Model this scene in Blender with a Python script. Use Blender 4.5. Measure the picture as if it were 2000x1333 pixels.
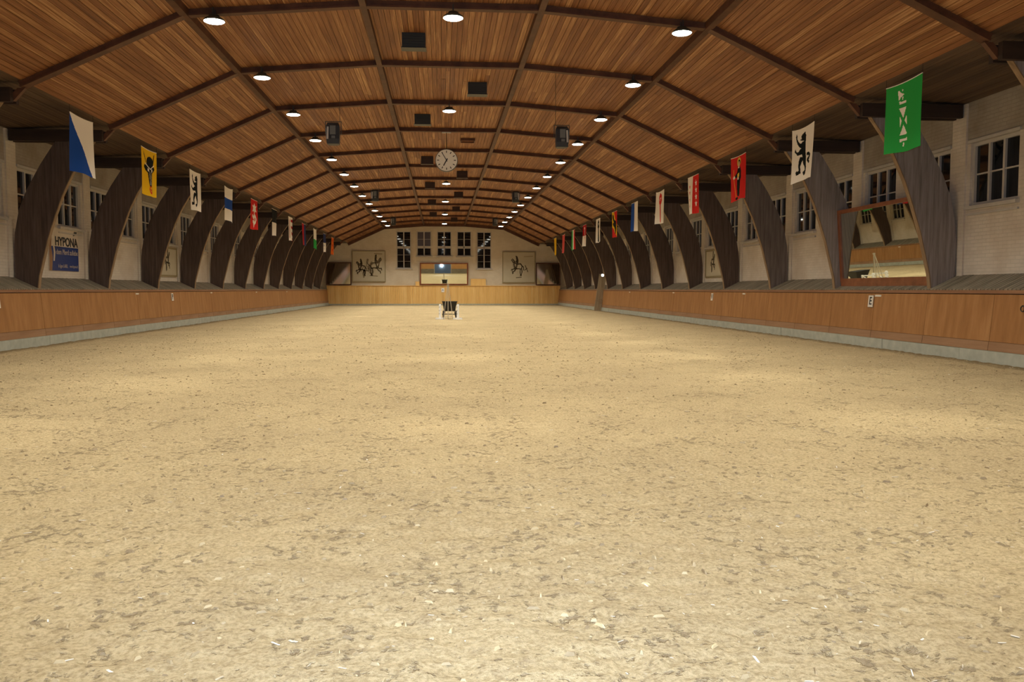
import bpy, math, random
import numpy as np
from mathutils import Vector, Matrix

for o in list(bpy.data.objects): bpy.data.objects.remove(o)
scene = bpy.context.scene
COL = scene.collection
random.seed(7)
rng = np.random.default_rng(7)

# ------------------------------------------------------------------ camera
cam_d = bpy.data.cameras.new('camera'); cam = bpy.data.objects.new('camera', cam_d); COL.objects.link(cam)
cam_d.sensor_width = 36.0; cam_d.lens = 1680.0/2000.0*36.0; cam_d.clip_end = 300; cam_d.clip_start = 0.05
YAW, PITCH, ROLL = 0.08142, -0.05988, 0.00042
CAM = Vector((-0.25, 0.0, 1.37))
fw = Vector((math.sin(YAW)*math.cos(PITCH), math.cos(YAW)*math.cos(PITCH), math.sin(PITCH)))
rt = Vector((math.cos(YAW), -math.sin(YAW), 0)); up = rt.cross(fw)
rt, up = rt*math.cos(ROLL)+up*math.sin(ROLL), -rt*math.sin(ROLL)+up*math.cos(ROLL)
m = Matrix((rt, up, -fw)).transposed().to_4x4(); m.translation = CAM
cam.matrix_world = m
scene.camera = cam

# ------------------------------------------------------------------ world (night) and exposure
w = bpy.data.worlds.new('night'); scene.world = w; w.use_nodes = True
w.node_tree.nodes['Background'].inputs[0].default_value = (0.010, 0.012, 0.018, 1)
w.node_tree.nodes['Background'].inputs[1].default_value = 1.0
scene.view_settings.view_transform = 'Standard'; scene.view_settings.look = 'None'
scene.view_settings.exposure = 0.0; scene.view_settings.gamma = 1.0
scene.view_settings.use_curve_mapping = False

LAMP_STRENGTH = 28.0          # radiance of the glowing lamp lenses
LAMP_POWER = 1110.0            # light thrown down by each ceiling lamp
LAMP_COLOR = (1.0, 0.965, 0.83)
FLASH_POWER = 1600.0           # the photographer's flash gun, on the camera
fl = bpy.data.lights.new('camera_flash', 'SPOT'); flo = bpy.data.objects.new('camera_flash', fl); COL.objects.link(flo)
fl.energy = FLASH_POWER; fl.color = (0.54, 0.71, 1.0); fl.spot_size = math.radians(96); fl.spot_blend = 1.0
fl.shadow_soft_size = 0.03
fm = Matrix((rt, up, -fw)).transposed().to_4x4(); fm.translation = CAM + Vector((0, 0, 0.16)) + fw*0.02
flo.matrix_world = fm

# ------------------------------------------------------------------ dimensions
S = 4.47                                   # bay
def row(k): return (3.93686+k)*S
Y_END = row(13); Y_NEAR = row(-5)
EX, EZ = 8.30, 5.25                        # eave node (beam undersides)
KX, KZ = 5.21, 6.68
MX, MZ = 1.77, 6.95
UP = 0.14                                  # boards lie this far above the beam undersides
WX = 10.72                                 # side wall inner face
WTOP = 5.26                                # soffit boards at wall

# ------------------------------------------------------------------ materials
def mat(name):
    m_ = bpy.data.materials.new(name); m_.use_nodes = True
    nt = m_.node_tree; return m_, nt, nt.nodes['Principled BSDF']
def plain(name, c, rough=0.6, metal=0.0, emit=None, es=0.0, spec=0.5, noise=0.0, nscale=6.0):
    m_, nt, b = mat(name)
    b.inputs['Base Color'].default_value = (*c, 1); b.inputs['Roughness'].default_value = rough
    b.inputs['Metallic'].default_value = metal; b.inputs['Specular IOR Level'].default_value = spec
    if emit:
        b.inputs['Emission Color'].default_value = (*emit, 1); b.inputs['Emission Strength'].default_value = es
    if noise:
        tc = nt.nodes.new('ShaderNodeTexCoord'); nz = nt.nodes.new('ShaderNodeTexNoise')
        nz.inputs['Scale'].default_value = nscale; nz.inputs['Detail'].default_value = 5
        nt.links.new(tc.outputs['Object'], nz.inputs['Vector'])
        mx = nt.nodes.new('ShaderNodeMix'); mx.data_type = 'RGBA'
        mx.inputs[6].default_value = (*[x*(1-noise) for x in c], 1); mx.inputs[7].default_value = (*[min(1, x*(1+noise)) for x in c], 1)
        nt.links.new(nz.outputs[0], mx.inputs[0]); nt.links.new(mx.outputs[2], b.inputs['Base Color'])
    return m_
def ramp(nt, stops):
    r = nt.nodes.new('ShaderNodeValToRGB')
    while len(r.color_ramp.elements) < len(stops): r.color_ramp.elements.new(0.5)
    for e, (p, c) in zip(r.color_ramp.elements, stops): e.position = p; e.color = (*c, 1)
    return r
def wood(name, stops, scale, rnd=None, rndamt=0.5, rough=0.6, bump=0.15, detail=6.0):
    """grain noise stretched by `scale` (object space); rnd: 'island', 'object' or None shifts the tone per piece"""
    m_, nt, b = mat(name); L = nt.links.new
    tc = nt.nodes.new('ShaderNodeTexCoord'); mp = nt.nodes.new('ShaderNodeMapping'); mp.inputs['Scale'].default_value = scale
    L(tc.outputs['Object'], mp.inputs['Vector'])
    nz = nt.nodes.new('ShaderNodeTexNoise'); nz.noise_dimensions = '4D'; nz.inputs['Scale'].default_value = 1.0
    nz.inputs['Detail'].default_value = detail; nz.inputs['Roughness'].default_value = 0.62
    L(mp.outputs[0], nz.inputs['Vector'])
    val = nz.outputs[0]
    if rnd:
        if rnd == 'island': r = nt.nodes.new('ShaderNodeNewGeometry').outputs['Random Per Island']
        else: r = nt.nodes.new('ShaderNodeObjectInfo').outputs['Random']
        mu = nt.nodes.new('ShaderNodeMath'); mu.operation = 'MULTIPLY'; mu.inputs[1].default_value = 37.0
        L(r, mu.inputs[0]); L(mu.outputs[0], nz.inputs['W'])
        ms = nt.nodes.new('ShaderNodeMath'); ms.operation = 'SUBTRACT'; ms.inputs[1].default_value = 0.5; L(r, ms.inputs[0])
        ma = nt.nodes.new('ShaderNodeMath'); ma.operation = 'MULTIPLY_ADD'; ma.inputs[1].default_value = rndamt
        L(ms.outputs[0], ma.inputs[0]); L(val, ma.inputs[2]); val = ma.outputs[0]
    r_ = ramp(nt, stops); L(val, r_.inputs[0]); L(r_.outputs[0], b.inputs['Base Color'])
    b.inputs['Roughness'].default_value = rough; b.inputs['Specular IOR Level'].default_value = 0.3
    bp = nt.nodes.new('ShaderNodeBump'); bp.inputs['Strength'].default_value = bump; bp.inputs['Distance'].default_value = 0.01
    L(nz.outputs[0], bp.inputs['Height']); L(bp.outputs[0], b.inputs['Normal'])
    return m_
CEIL = [(0.26, (0.13, 0.046, 0.017)), (0.46, (0.235, 0.093, 0.034)), (0.58, (0.31, 0.138, 0.053)), (0.74, (0.54, 0.31, 0.145))]
M = {}
M['board'] = wood('ceiling_board_wood', CEIL, (34, 0.7, 34), 'object', 0.22, detail=9)
M['boards'] = wood('ceiling_boards_wood', CEIL, (34, 0.7, 34), 'island', 0.22, detail=9)
M['soffit'] = wood('soffit_board_wood', [(0.26, (0.055, 0.034, 0.022)), (0.5, (0.095, 0.058, 0.036)), (0.75, (0.16, 0.10, 0.062))], (34, 0.7, 34), 'island', 0.22)  # darker and less red than the other ceiling boards
M['beam'] = wood('beam_wood', [(0.3, (0.055, 0.022, 0.012)), (0.7, (0.13, 0.055, 0.028))], (3, 3, 3), None)
M['strut'] = wood('strut_wood', [(0.3, (0.022, 0.013, 0.010)), (0.7, (0.050, 0.030, 0.021))], (1.0, 9, 9), None)
M['rib'] = wood('rib_wood', [(0.28, (0.062, 0.043, 0.035)), (0.5, (0.105, 0.074, 0.061)), (0.75, (0.165, 0.122, 0.103))], (22, 4, 1.2), 'object', 0.10)
M['rib_mid'] = wood('half_lit_rib_wood', [(0.28, (0.115, 0.092, 0.082)), (0.5, (0.19, 0.158, 0.143)), (0.75, (0.26, 0.22, 0.203))], (22, 4, 1.2), 'object', 0.10)  # in-between rib copy with a fainter share of the painted light
M['rib_grey'] = wood('lit_rib_wood', [(0.28, (0.18, 0.150, 0.137)), (0.5, (0.29, 0.25, 0.232)), (0.75, (0.38, 0.335, 0.315))], (22, 4, 1.2), 'object', 0.10)  # paler copy of the rib wood, light falling on it put into the colour
M['rib_edge'] = wood('rib_edge_wood', [(0.3, (0.17, 0.105, 0.058)), (0.7, (0.34, 0.23, 0.135))], (8, 8, 1.5), None)
M['kick'] = wood('kickboard_wood', [(0.25, (0.27, 0.118, 0.038)), (0.5, (0.37, 0.172, 0.058)), (0.75, (0.46, 0.235, 0.090))], (9, 7, 0.6), 'object', 0.05, rough=0.55)
M['kick_end'] = wood('end_kickboard_wood', [(0.25, (0.72, 0.42, 0.13)), (0.5, (0.84, 0.53, 0.185)), (0.78, (0.90, 0.62, 0.25))], (9, 9, 0.6), 'island', 0.30, rough=0.5)
M['kick_trim'] = wood('kick_trim_wood', [(0.3, (0.22, 0.10, 0.05)), (0.7, (0.36, 0.19, 0.10))], (8, 0.5, 8), None)
M['skirt'] = wood('skirt_wood', [(0.3, (0.26, 0.135, 0.066)), (0.7, (0.40, 0.23, 0.125))], (6, 0.6, 6), None)
M['ledge'] = wood('ledge_slats', [(0.25, (0.15, 0.125, 0.085)), (0.75, (0.31, 0.26, 0.185))], (2, 8, 8), 'island', 0.35)
M['frame_wood'] = wood('mirror_frame_wood', [(0.3, (0.16, 0.05, 0.022)), (0.7, (0.30, 0.105, 0.045))], (5, 5, 5), None, rough=0.4)
M['pale_wood'] = wood('pale_wood', [(0.3, (0.36, 0.30, 0.21)), (0.7, (0.55, 0.48, 0.36))], (12, 12, 1.0), None)
M['grey_plank'] = wood('grey_plank', [(0.3, (0.32, 0.255, 0.165)), (0.7, (0.50, 0.41, 0.28))], (12, 12, 0.8), 'object', 0.1)
M['dark_frame'] = wood('dark_frame', [(0.3, (0.06, 0.025, 0.015)), (0.7, (0.12, 0.05, 0.03))], (5, 5, 5), None)

def brickpaint(name, base, dirt, axis='y'):
    m_, nt, b = mat(name); L = nt.links.new
    tc = nt.nodes.new('ShaderNodeTexCoord'); sp = nt.nodes.new('ShaderNodeSeparateXYZ'); cb = nt.nodes.new('ShaderNodeCombineXYZ')
    L(tc.outputs['Object'], sp.inputs[0]); L(sp.outputs['Y' if axis == 'y' else 'X'], cb.inputs[0]); L(sp.outputs['Z'], cb.inputs[1])
    br = nt.nodes.new('ShaderNodeTexBrick'); br.inputs['Scale'].default_value = 1.0
    br.inputs['Brick Width'].default_value = 0.26; br.inputs['Row Height'].default_value = 0.075
    br.inputs['Mortar Size'].default_value = 0.007; br.inputs['Mortar Smooth'].default_value = 0.4
    br.inputs['Color1'].default_value = (*base, 1); br.inputs['Color2'].default_value = (*[x*0.93 for x in base], 1)
    br.inputs['Mortar'].default_value = (*[x*0.86 for x in base], 1)
    L(cb.outputs[0], br.inputs['Vector'])
    nz = nt.nodes.new('ShaderNodeTexNoise'); nz.inputs['Scale'].default_value = 0.9; nz.inputs['Detail'].default_value = 7
    nz.inputs['Roughness'].default_value = 0.65; L(tc.outputs['Object'], nz.inputs['Vector'])
    rp = ramp(nt, [(0.42, (0, 0, 0)), (0.72, (1, 1, 1))]); L(nz.outputs[0], rp.inputs[0])
    mx = nt.nodes.new('ShaderNodeMix'); mx.data_type = 'RGBA'; mx.inputs[7].default_value = (*dirt, 1)
    L(rp.outputs[0], mx.inputs[0]); L(br.outputs['Color'], mx.inputs[6]); L(mx.outputs[2], b.inputs['Base Color'])
    bp = nt.nodes.new('ShaderNodeBump'); bp.inputs['Strength'].default_value = 0.5; bp.inputs['Distance'].default_value = 0.008; bp.invert = True
    L(br.outputs['Fac'], bp.inputs['Height']); L(bp.outputs[0], b.inputs['Normal']); b.inputs['Roughness'].default_value = 0.8
    return m_
M['wall_side'] = brickpaint('painted_brick_side', (0.70, 0.625, 0.53), (0.54, 0.45, 0.35), 'y')
M['wall_end'] = brickpaint('painted_brick_end', (0.72, 0.63, 0.49), (0.60, 0.50, 0.36), 'x')
M['wall_upper'] = brickpaint('upper_wall_grey', (0.42, 0.365, 0.30), (0.27, 0.22, 0.165), 'y')  # same brick pattern in a darker grey tone, for the band above the windows
M['concrete'] = plain('concrete', (0.44, 0.44, 0.35), 0.9, noise=0.3, nscale=5)
M['winframe'] = plain('window_paint', (0.50, 0.46, 0.41), 0.5, noise=0.15, nscale=9)
M['glass'] = plain('night_window_glass', (0.006, 0.007, 0.008), 0.03, spec=0.6)
M['glass_blind'] = plain('window_with_blind', (0.09, 0.075, 0.085), 0.15)
M['mirror'] = plain('mirror_glass', (0.72, 0.74, 0.64), 0.012, 1.0)
M['mirror_dull'] = plain('dull_mirror_glass', (0.62, 0.60, 0.52), 0.04, 1.0, noise=0.15, nscale=1.3)
M['black'] = plain('black_plastic', (0.010, 0.010, 0.011), 0.5)
M['grille'] = plain('speaker_grille', (0.12, 0.123, 0.118), 0.6)
M['greyside'] = plain('grey_label', (0.42, 0.40, 0.37), 0.5)
M['slate'] = plain('dark_slate_box', (0.022, 0.025, 0.026), 0.7)
M['darkbrown'] = plain('dark_brown_box', (0.040, 0.020, 0.016), 0.7)
M['wire'] = plain('wire', (0.035, 0.025, 0.02), 0.5)
M['housing'] = plain('lamp_housing', (0.10, 0.12, 0.10), 0.45, 0.6)
M['reflector'] = plain('lamp_reflector', (0.75, 0.78, 0.72), 0.3, 0.3)
M['lens'] = plain('lamp_lens', (1, 1, 1), 0.4, emit=LAMP_COLOR, es=LAMP_STRENGTH)
M['spotlens'] = plain('small_lamp_lens', (1, 1, 1), 0.4, emit=(1, 1, 0.95), es=6)
M['white'] = plain('white_paint', (0.90, 0.89, 0.85), 0.5)
M['white_plate'] = plain('white_plate', (0.80, 0.74, 0.64), 0.5)
M['ink'] = plain('black_ink', (0.02, 0.02, 0.022), 0.6)
M['clockface'] = plain('clock_face', (0.86, 0.85, 0.80), 0.45)
M['sketch'] = plain('sketch_ink', (0.10, 0.075, 0.045), 0.8)
M['sketch2'] = plain('sketch_wash', (0.28, 0.22, 0.13), 0.8)
M['canvas'] = plain('canvas', (0.52, 0.46, 0.33), 0.8, noise=0.08, nscale=2)
M['picframe'] = plain('picture_frame', (0.30, 0.24, 0.12), 0.5)
M['iron'] = plain('iron', (0.06, 0.06, 0.055), 0.45, 0.8)
M['tub'] = plain('black_tub', (0.015, 0.014, 0.013), 0.55)
M['rubber'] = plain('rubber', (0.03, 0.03, 0.03), 0.8)
M['sign_blue'] = plain('sign_blue', (0.020, 0.045, 0.20), 0.45)
M['sign_white'] = plain('sign_white', (0.66, 0.57, 0.46), 0.5)
M['sign_text'] = plain('sign_text_pale', (0.42, 0.36, 0.34), 0.5)
M['sign_tan'] = plain('sign_print_tan', (0.30, 0.16, 0.08), 0.5)
M['door_blue'] = plain('gate_blue', (0.10, 0.16, 0.30), 0.5, noise=0.1)
M['near_panel'] = wood('near_panel_wood', [(0.3, (0.48, 0.22, 0.07)), (0.7, (0.62, 0.33, 0.12))], (8, 8, 0.6), None)

def sandmat():
    m_, nt, b = mat('sand'); L = nt.links.new
    tc = nt.nodes.new('ShaderNodeTexCoord')
    n1 = nt.nodes.new('ShaderNodeTexNoise'); n1.inputs['Scale'].default_value = 0.55; n1.inputs['Detail'].default_value = 4
    n2 = nt.nodes.new('ShaderNodeTexNoise'); n2.inputs['Scale'].default_value = 7.0; n2.inputs['Detail'].default_value = 9; n2.inputs['Roughness'].default_value = 0.74
    n3 = nt.nodes.new('ShaderNodeTexNoise'); n3.inputs['Scale'].default_value = 45; n3.inputs['Detail'].default_value = 5; n3.inputs['Roughness'].default_value = 0.7
    for n in (n1, n2, n3): L(tc.outputs['Object'], n.inputs['Vector'])
    r1 = ramp(nt, [(0.35, (0.60, 0.465, 0.265)), (0.65, (0.68, 0.53, 0.30))]); L(n1.outputs[0], r1.inputs[0])
    r2 = ramp(nt, [(0.53, (0, 0, 0)), (0.66, (1, 1, 1))]); L(n2.outputs[0], r2.inputs[0])
    mx = nt.nodes.new('ShaderNodeMix'); mx.data_type = 'RGBA'; mx.inputs[7].default_value = (0.42, 0.315, 0.185, 1)
    mm = nt.nodes.new('ShaderNodeMath'); mm.operation = 'MULTIPLY'; mm.inputs[1].default_value = 0.62
    L(r2.outputs[0], mm.inputs[0]); L(mm.outputs[0], mx.inputs[0]); L(r1.outputs[0], mx.inputs[6])
    r3 = ramp(nt, [(0.38, (0.62, 0.58, 0.52)), (0.56, (1, 1, 1)), (0.78, (1.12, 1.12, 1.10))]); L(n3.outputs[0], r3.inputs[0])
    m2 = nt.nodes.new('ShaderNodeMix'); m2.data_type = 'RGBA'; m2.blend_type = 'MULTIPLY'; m2.inputs[0].default_value = 0.8
    L(mx.outputs[2], m2.inputs[6]); L(r3.outputs[0], m2.inputs[7])
    sp = nt.nodes.new('ShaderNodeSeparateXYZ'); L(tc.outputs['Object'], sp.inputs[0])     # darker band of sand beside the boards
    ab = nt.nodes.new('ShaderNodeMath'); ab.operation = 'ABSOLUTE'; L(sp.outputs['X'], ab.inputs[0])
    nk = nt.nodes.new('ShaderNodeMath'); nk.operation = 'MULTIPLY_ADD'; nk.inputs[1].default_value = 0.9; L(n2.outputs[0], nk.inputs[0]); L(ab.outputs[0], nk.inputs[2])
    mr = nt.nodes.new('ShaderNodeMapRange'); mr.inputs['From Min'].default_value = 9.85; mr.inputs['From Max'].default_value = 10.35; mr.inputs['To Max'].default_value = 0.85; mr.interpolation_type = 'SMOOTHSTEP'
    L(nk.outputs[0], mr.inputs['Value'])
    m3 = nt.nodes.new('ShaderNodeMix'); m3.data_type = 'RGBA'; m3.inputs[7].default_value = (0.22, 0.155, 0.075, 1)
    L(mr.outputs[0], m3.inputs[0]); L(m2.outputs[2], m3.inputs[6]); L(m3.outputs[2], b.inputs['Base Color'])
    b.inputs['Roughness'].default_value = 0.95; b.inputs['Specular IOR Level'].default_value = 0.1
    n4 = nt.nodes.new('ShaderNodeTexNoise'); n4.inputs['Scale'].default_value = 15.0; n4.inputs['Detail'].default_value = 4; n4.inputs['Roughness'].default_value = 0.68; L(tc.outputs['Object'], n4.inputs['Vector'])
    n5 = nt.nodes.new('ShaderNodeTexNoise'); n5.inputs['Scale'].default_value = 1.7; n5.inputs['Detail'].default_value = 3; L(tc.outputs['Object'], n5.inputs['Vector'])
    c5 = nt.nodes.new('ShaderNodeMath'); c5.operation = 'MULTIPLY_ADD'; c5.inputs[1].default_value = 0.36; L(n5.outputs[0], c5.inputs[0]); L(n4.outputs[0], c5.inputs[2])
    r4 = ramp(nt, [(0.765, (0, 0, 0)), (0.845, (1, 1, 1))]); L(c5.outputs[0], r4.inputs[0])  # dark clod specks and hollows, the hollows' shade put into the sand colour
    m4 = nt.nodes.new('ShaderNodeMix'); m4.data_type = 'RGBA'; m4.inputs[7].default_value = (0.345, 0.255, 0.15, 1); k4 = nt.nodes.new('ShaderNodeMath'); k4.operation = 'MULTIPLY'; k4.inputs[1].default_value = 0.8
    L(r4.outputs[0], k4.inputs[0]); L(k4.outputs[0], m4.inputs[0]); L(m3.outputs[2], m4.inputs[6]); L(m4.outputs[2], b.inputs['Base Color'])
    ad = nt.nodes.new('ShaderNodeMath'); ad.operation = 'MULTIPLY_ADD'; ad.inputs[1].default_value = 0.35
    L(n3.outputs[0], ad.inputs[0]); L(n2.outputs[0], ad.inputs[2])
    pit = nt.nodes.new('ShaderNodeMath'); pit.operation = 'MULTIPLY_ADD'; pit.inputs[1].default_value = -0.5; L(r4.outputs[0], pit.inputs[0]); L(ad.outputs[0], pit.inputs[2])
    bp = nt.nodes.new('ShaderNodeBump'); bp.inputs['Strength'].default_value = 0.9; bp.inputs['Distance'].default_value = 0.045
    L(pit.outputs[0], bp.inputs['Height']); L(bp.outputs[0], b.inputs['Normal'])
    return m_
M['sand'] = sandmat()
M['chip'] = wood('chip_wood', [(0.2, (0.55, 0.45, 0.30)), (0.8, (0.88, 0.82, 0.70))], (20, 20, 20), 'island', 0.8)
M['clod'] = wood('clod_sand', [(0.15, (0.30, 0.215, 0.115)), (0.8, (0.60, 0.46, 0.25))], (20, 20, 20), 'island', 0.8)

# ------------------------------------------------------------------ mesh helpers
class MB:
    def __init__(s): s.v = []; s.f = []; s.mi = []
    def add(s, vs, fs, mi=0):
        n = len(s.v); s.v += [tuple(p) for p in vs]; s.f += [tuple(i+n for i in f) for f in fs]; s.mi += [mi]*len(fs); return s
    def box(s, a, b, mi=0):
        (x0, y0, z0), (x1, y1, z1) = a, b
        return s.add([(x0, y0, z0), (x1, y0, z0), (x1, y1, z0), (x0, y1, z0), (x0, y0, z1), (x1, y0, z1), (x1, y1, z1), (x0, y1, z1)],
                     [(0, 3, 2, 1), (4, 5, 6, 7), (0, 1, 5, 4), (1, 2, 6, 5), (2, 3, 7, 6), (3, 0, 4, 7)], mi)
    def hexa(s, p, mi=0):   # 8 points: bottom 4, top 4
        return s.add(p, [(0, 3, 2, 1), (4, 5, 6, 7), (0, 1, 5, 4), (1, 2, 6, 5), (2, 3, 7, 6), (3, 0, 4, 7)], mi)
    def prism(s, poly, d, mi=0):   # poly: 3D points (planar), d: extrusion vector
        n = len(poly); d = Vector(d); vs = [Vector(p) for p in poly] + [Vector(p)+d for p in poly]
        return s.add(vs, [tuple(range(n))[::-1], tuple(range(n, 2*n))] + [(i, (i+1) % n, n+(i+1) % n, n+i) for i in range(n)], mi)
    def bar(s, a, b, w_, h_, upv=(0, 0, 1), mi=0):   # box beam from a to b, w across, h along up
        a, b = Vector(a), Vector(b); d = (b-a).normalized(); u = Vector(upv); sd = d.cross(u).normalized(); u = sd.cross(d).normalized()
        q = [(-w_/2, -h_/2), (w_/2, -h_/2), (w_/2, h_/2), (-w_/2, h_/2)]
        return s.hexa([a+sd*x+u*z for x, z in q] + [b+sd*x+u*z for x, z in q], mi)
    def tube(s, a, b, r0, r1=None, n=10, mi=0):
        r1 = r0 if r1 is None else r1; a, b = Vector(a), Vector(b); d = (b-a).normalized()
        u = d.orthogonal().normalized(); t = d.cross(u)
        vs = [a+(u*math.cos(2*math.pi*i/n)+t*math.sin(2*math.pi*i/n))*r0 for i in range(n)] + [b+(u*math.cos(2*math.pi*i/n)+t*math.sin(2*math.pi*i/n))*r1 for i in range(n)]
        return s.add(vs, [tuple(range(n))[::-1], tuple(range(n, 2*n))] + [(i, (i+1) % n, n+(i+1) % n, n+i) for i in range(n)], mi)
    def path(s, pts, r, n=6, mi=0):
        for a, b in zip(pts[:-1], pts[1:]): s.tube(a, b, r, r, n, mi)
        return s
    def lathe(s, prof, c=(0, 0, 0), n=24, axis='z', mi=0):
        c = Vector(c); vs = []; fs = []
        for r, h in prof:
            for i in range(n):
                a = 2*math.pi*i/n; x, y = r*math.cos(a), r*math.sin(a)
                vs.append(c + (Vector((x, y, h)) if axis == 'z' else Vector((x, h, y)) if axis == 'y' else Vector((h, x, y))))
        for j in range(len(prof)-1):
            for i in range(n): fs.append((j*n+i, j*n+(i+1) % n, (j+1)*n+(i+1) % n, (j+1)*n+i))
        fs.append(tuple(range(n))[::-1]); k = (len(prof)-1)*n; fs.append(tuple(range(k, k+n)))
        return s.add(vs, fs, mi)
    def mesh(s, name, mats):
        me = bpy.data.meshes.new(name); me.from_pydata(s.v, [], s.f)
        for m_ in (mats if isinstance(mats, (list, tuple)) else [mats]): me.materials.append(m_)
        if any(s.mi): me.polygons.foreach_set('material_index', s.mi)
        me.update(); return me
    def build(s, name, mats, parent=None, loc=None, fixn=True):
        me = s.mesh(name, mats)
        if fixn:
            import bmesh
            bm = bmesh.new(); bm.from_mesh(me); bmesh.ops.recalc_face_normals(bm, faces=bm.faces); bm.to_mesh(me); bm.free()
        return link(name, me, parent, loc)
def link(name, me, parent=None, loc=None):
    o = bpy.data.objects.new(name, me); COL.objects.link(o)
    if parent is not None: o.parent = parent
    if loc is not None: o.location = loc
    return o
def tag(o, label=None, cat=None, group=None, kind=None):
    if label: o['label'] = label
    if cat: o['category'] = cat
    if group: o['group'] = group
    if kind: o['kind'] = kind
    return o
def thing(name, label, cat, loc=(0, 0, 0), rz=0.0, group=None):
    o = bpy.data.objects.new(name, None); COL.objects.link(o); o.empty_display_size = 0.2
    o.location = loc; o.rotation_euler = (0, 0, rz); return tag(o, label, cat, group)
def dup(root, loc, rz=None, label=None, group=None):
    def cp(o, par):
        c = o.copy(); COL.objects.link(c); c.parent = par
        for ch in list(o.children): cp(ch, c)
        return c
    r = cp(root, None); r.location = loc
    if rz is not None: r.rotation_euler = (0, 0, rz)
    return tag(r, label, None, group)
def smooth(o):
    o.data.polygons.foreach_set('use_smooth', [True]*len(o.data.polygons)); return o
FONTN = [0]
def text_mesh(txt, size, mat_, name='lettering', align='CENTER', bold=0.0):
    cu = bpy.data.curves.new('txt', 'FONT'); cu.body = txt; cu.size = size; cu.align_x = align; cu.align_y = 'CENTER'
    cu.extrude = 0.002; cu.offset = bold; cu.resolution_u = 4
    ob = bpy.data.objects.new('txt', cu); COL.objects.link(ob)
    dg = bpy.context.evaluated_depsgraph_get(); me = bpy.data.meshes.new_from_object(ob.evaluated_get(dg))
    bpy.data.objects.remove(ob); me.materials.clear(); me.materials.append(mat_); me.name = name
    return me
def frame_mat(origin, xdir, ydir):
    x = Vector(xdir).normalized(); y = Vector(ydir).normalized(); z = x.cross(y)
    m_ = Matrix((x, y, z)).transposed().to_4x4(); m_.translation = Vector(origin); return m_

# ================================================================== SETTING
# ---- floor: churned sand, real relief, finer towards the riders' entrance
def vnoise(X, Y, f, seed):
    x = X*f; y = Y*f; xi = np.floor(x).astype(np.int64); yi = np.floor(y).astype(np.int64); fx = x-xi; fy = y-yi
    fx = fx*fx*(3-2*fx); fy = fy*fy*(3-2*fy)
    def h(a, b):
        n = (a*374761393 + b*668265263 + seed*974634777) & 0xffffffff
        n = ((n ^ (n >> 13))*1274126177) & 0xffffffff; n = n ^ (n >> 16); return (n & 0xffff)/65535.0
    return (h(xi, yi)*(1-fx)+h(xi+1, yi)*fx)*(1-fy) + (h(xi, yi+1)*(1-fx)+h(xi+1, yi+1)*fx)*fy
def sand_h(X, Y):
    d = np.abs(vnoise(X, Y, 3.3, 1)-0.5)*2
    a = vnoise(X, Y, 6.5, 2); b = vnoise(X, Y, 14, 3); c = vnoise(X, Y, 29, 4)
    hoof = np.clip(vnoise(X, Y, 4.6, 5)-0.60, 0, 1)*2.4
    return 0.012*(a-0.5) + 0.014*(b-0.5) + 0.012*(c-0.5) - 0.020*hoof + 0.004*d - 0.004 + 0.012*(vnoise(X, Y, 0.5, 8)-0.5)
NXF, NYF = 620, 680
xs = np.linspace(-10.12, 10.12, NXF)
t = np.linspace(0, 1, NYF); ys = 1.6*(76.0/1.6)**t; ys = np.concatenate([np.linspace(Y_NEAR, 1.5, 30), ys]); NYF = len(ys)
X, Y = np.meshgrid(xs, ys); Z = sand_h(X, Y)
me = bpy.data.meshes.new('floor')
V = np.stack([X, Y, Z], -1).reshape(-1, 3).astype(np.float32)
i = np.arange(NXF-1)[None, :]; j = np.arange(NYF-1)[:, None]; a = (j*NXF+i)
F = np.stack([a, a+1, a+1+NXF, a+NXF], -1).reshape(-1, 4).astype(np.int32)
me.vertices.add(len(V)); me.vertices.foreach_set('co', V.ravel())
me.loops.add(F.size); me.loops.foreach_set('vertex_index', F.ravel())
me.polygons.add(len(F)); me.polygons.foreach_set('loop_start', np.arange(0, F.size, 4, dtype=np.int32))
me.polygons.foreach_set('use_smooth', np.ones(len(F), dtype=bool))
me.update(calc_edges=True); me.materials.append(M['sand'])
floor = tag(link('floor', me), 'tan churned sand footing covering the whole arena floor', None, None, 'structure')

# chips and clods in the sand: nobody could count them
def scatter(n, ymax, smin, smax, flat, seed):
    r = np.random.default_rng(seed); B = MB()
    yy = 2.2 + (ymax-2.2)*r.random(n)**1.35; xx = (r.random(n)*2-1)*np.minimum(9.8, 1.6+yy*0.85) + yy*0.06
    xx = np.clip(xx, -9.8, 9.8); zz = sand_h(xx, yy)
    for k in range(n):
        s_ = smin+(smax-smin)*r.random()**2.5; a_ = r.random()*6.283; l = s_*(1.0+1.6*r.random()); wd = s_*(0.22+0.5*r.random()**2); th = s_*(0.10 if flat else 0.55)
        ca, sa = math.cos(a_), math.sin(a_); ti = (r.random()-0.5)*0.9
        P = []
        for zf in (0, 1):
            for (u, v) in ((-1, -0.7), (0.7+0.3*r.random(), -1), (1, 0.8), (-0.8, 1)):
                sc = 1.0 if (flat or zf == 0) else 0.55
                px, py = u*l/2*sc, v*wd/2*sc; P.append((xx[k]+px*ca-py*sa, yy[k]+px*sa+py*ca, zz[k]+(zf-0.25)*th+px*ti*(0.5 if flat else 0.1)+0.002))
        B.hexa(P)
    return B
tag(scatter(4200, 26, 0.004, 0.021, True, 3).build('wood_chips', M['chip'], None), 'pale wood chips and shavings strewn over the sand', 'wood chips', None, 'stuff')
tag(scatter(11000, 34, 0.006, 0.030, False, 4).build('sand_clods', M['clod'], None), 'small dark clods of damp sand lying on the arena floor', 'clods', None, 'stuff')

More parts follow.
